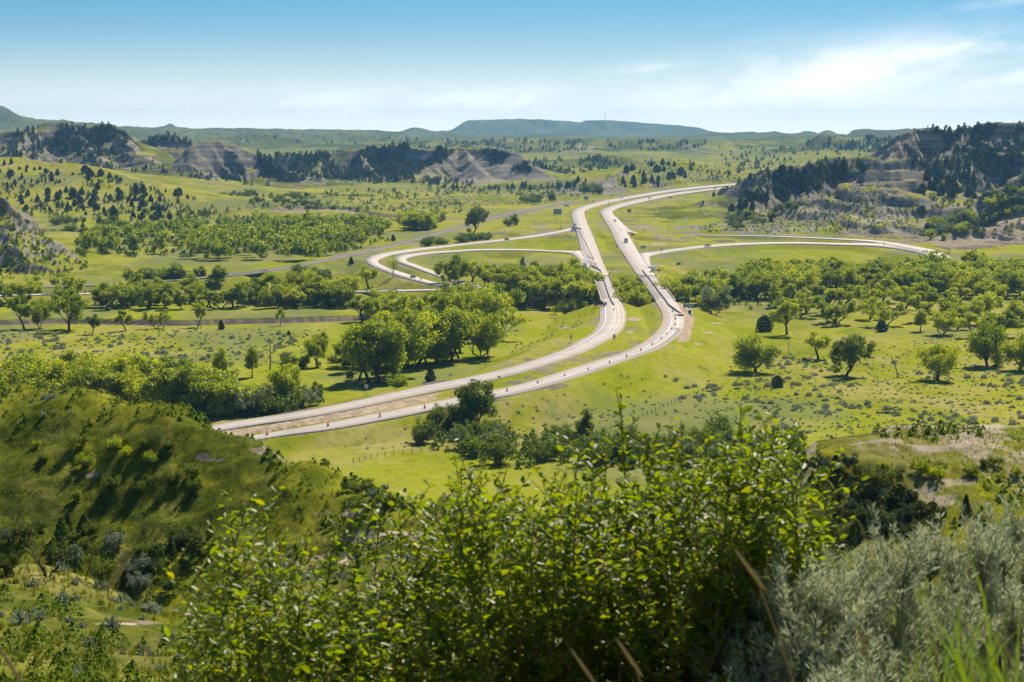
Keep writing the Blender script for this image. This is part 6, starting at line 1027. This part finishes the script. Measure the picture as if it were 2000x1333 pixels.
cu = N(nt, 'ShaderNodeCombineXYZ'); L(mathn(nt, 'MULTIPLY', u, 9), cu.inputs[0]); L(mathn(nt, 'ADD', mathn(nt, 'MULTIPLY', v, 34), mathn(nt, 'MULTIPLY', u, -7)), cu.inputs[1]); n1 = noise(nt, cu.outputs[0], 1.0, 7, .62, .6)
cu2 = N(nt, 'ShaderNodeCombineXYZ'); L(mathn(nt, 'MULTIPLY', u, 26), cu2.inputs[0]); L(lin(u, -30, 0), cu2.inputs[2]); L(mathn(nt, 'MULTIPLY', v, 90), cu2.inputs[1]); n2 = noise(nt, cu2.outputs[0], 1.0, 5, .6, 1.)
def lobe(px, py, rx, ry, slope):     # cloud bank centred on a bearing, tilted
    du = lin(u, 1, -(px - 1000) / F); dv = mathn(nt, 'SUBTRACT', lin(v, 1, -(258 - py) / F), mathn(nt, 'MULTIPLY', du, slope)); e = mathn(nt, 'ADD', sq(mathn(nt, 'MULTIPLY', du, F / rx)), sq(mathn(nt, 'MULTIPLY', dv, F / ry))); return mathn(nt, 'POWER', 2.718, mathn(nt, 'MULTIPLY', e, -1))
mk = None
for a in [(1600,155,300,55,.17,1.0),(1790,110,150,28,.1,.9),(1880,95,110,16,.02,.8),(1330,205,420,34,.05,.95),(900,212,480,34,.0,.85),(1960,155,120,14,.22,.8),(1960,5,90,10,.15,.5),(1265,133,80,9,.1,.5),(1000,178,70,7,-.1,.45),(1800,205,160,26,.1,.4)]:
    l = mathn(nt, 'MULTIPLY', lobe(*a[:5]), a[5]); mk = l if mk is None else mathn(nt, 'MAXIMUM', mk, l)
nn = mathn(nt, 'ADD', mathn(nt, 'MULTIPLY', n1, .72), mathn(nt, 'MULTIPLY', n2, .28)); wisp = mapr(nt, nn, .37, .6, .16, 1.0); cm = mathn(nt, 'MULTIPLY', mathn(nt, 'POWER', mk, .8), wisp); cm = mathn(nt, 'MULTIPLY', cm, .95)
veil = mathn(nt, 'MULTIPLY', mathn(nt, 'POWER', mapr(nt, v, .072, 0, 0, 1, False), 2.1), .9); tint = mixc(nt, 1.0, sky.outputs[0], SKYT, 'MULTIPLY')
col = mixc(nt, cm, tint, CLOUD); col = mixc(nt, veil, col, VEIL); L(col, bg.inputs[0]); bg.inputs[1].default_value = SKYS; L(bg.outputs[0], out.inputs[0])
# haze
hz = MB(); top = max(float(Z.max()), 225.0) + 15; hz.box((0, 8700, (top - 12) / 2), (60000, 21800, top + 12)); h = hz.obj('haze', None)
m = bpy.data.materials.new('haze_air'); m.use_nodes = True; nt = m.node_tree; nt.nodes.clear(); o = nt.nodes.new('ShaderNodeOutputMaterial'); vp = nt.nodes.new('ShaderNodeVolumePrincipled'); vp.inputs['Color'].default_value = (.25, .58, 1, 1); vp.inputs['Density'].default_value = HAZE; vp.inputs['Anisotropy'].default_value = .3; nt.links.new(vp.outputs[0], o.inputs[1]); h.data.materials.append(m)
tag(h, 'pale blue air softening the far hills', 'haze', None, 'stuff')
SC.view_settings.view_transform = 'Standard'; SC.view_settings.look = 'None'; SC.view_settings.gamma = 1; SC.view_settings.use_curve_mapping = False; SC.view_settings.exposure = EXPO
cy = SC.cycles; cy.max_bounces = 6; cy.diffuse_bounces = 3; cy.glossy_bounces = 2; cy.transmission_bounces = 3; cy.volume_bounces = 0; cy.transparent_max_bounces = 8; cy.use_adaptive_sampling = True; cy.adaptive_threshold = .02; cy.sample_clamp_indirect = 4; cy.use_denoising = True; cy.caustics_reflective = False; cy.caustics_refractive = False
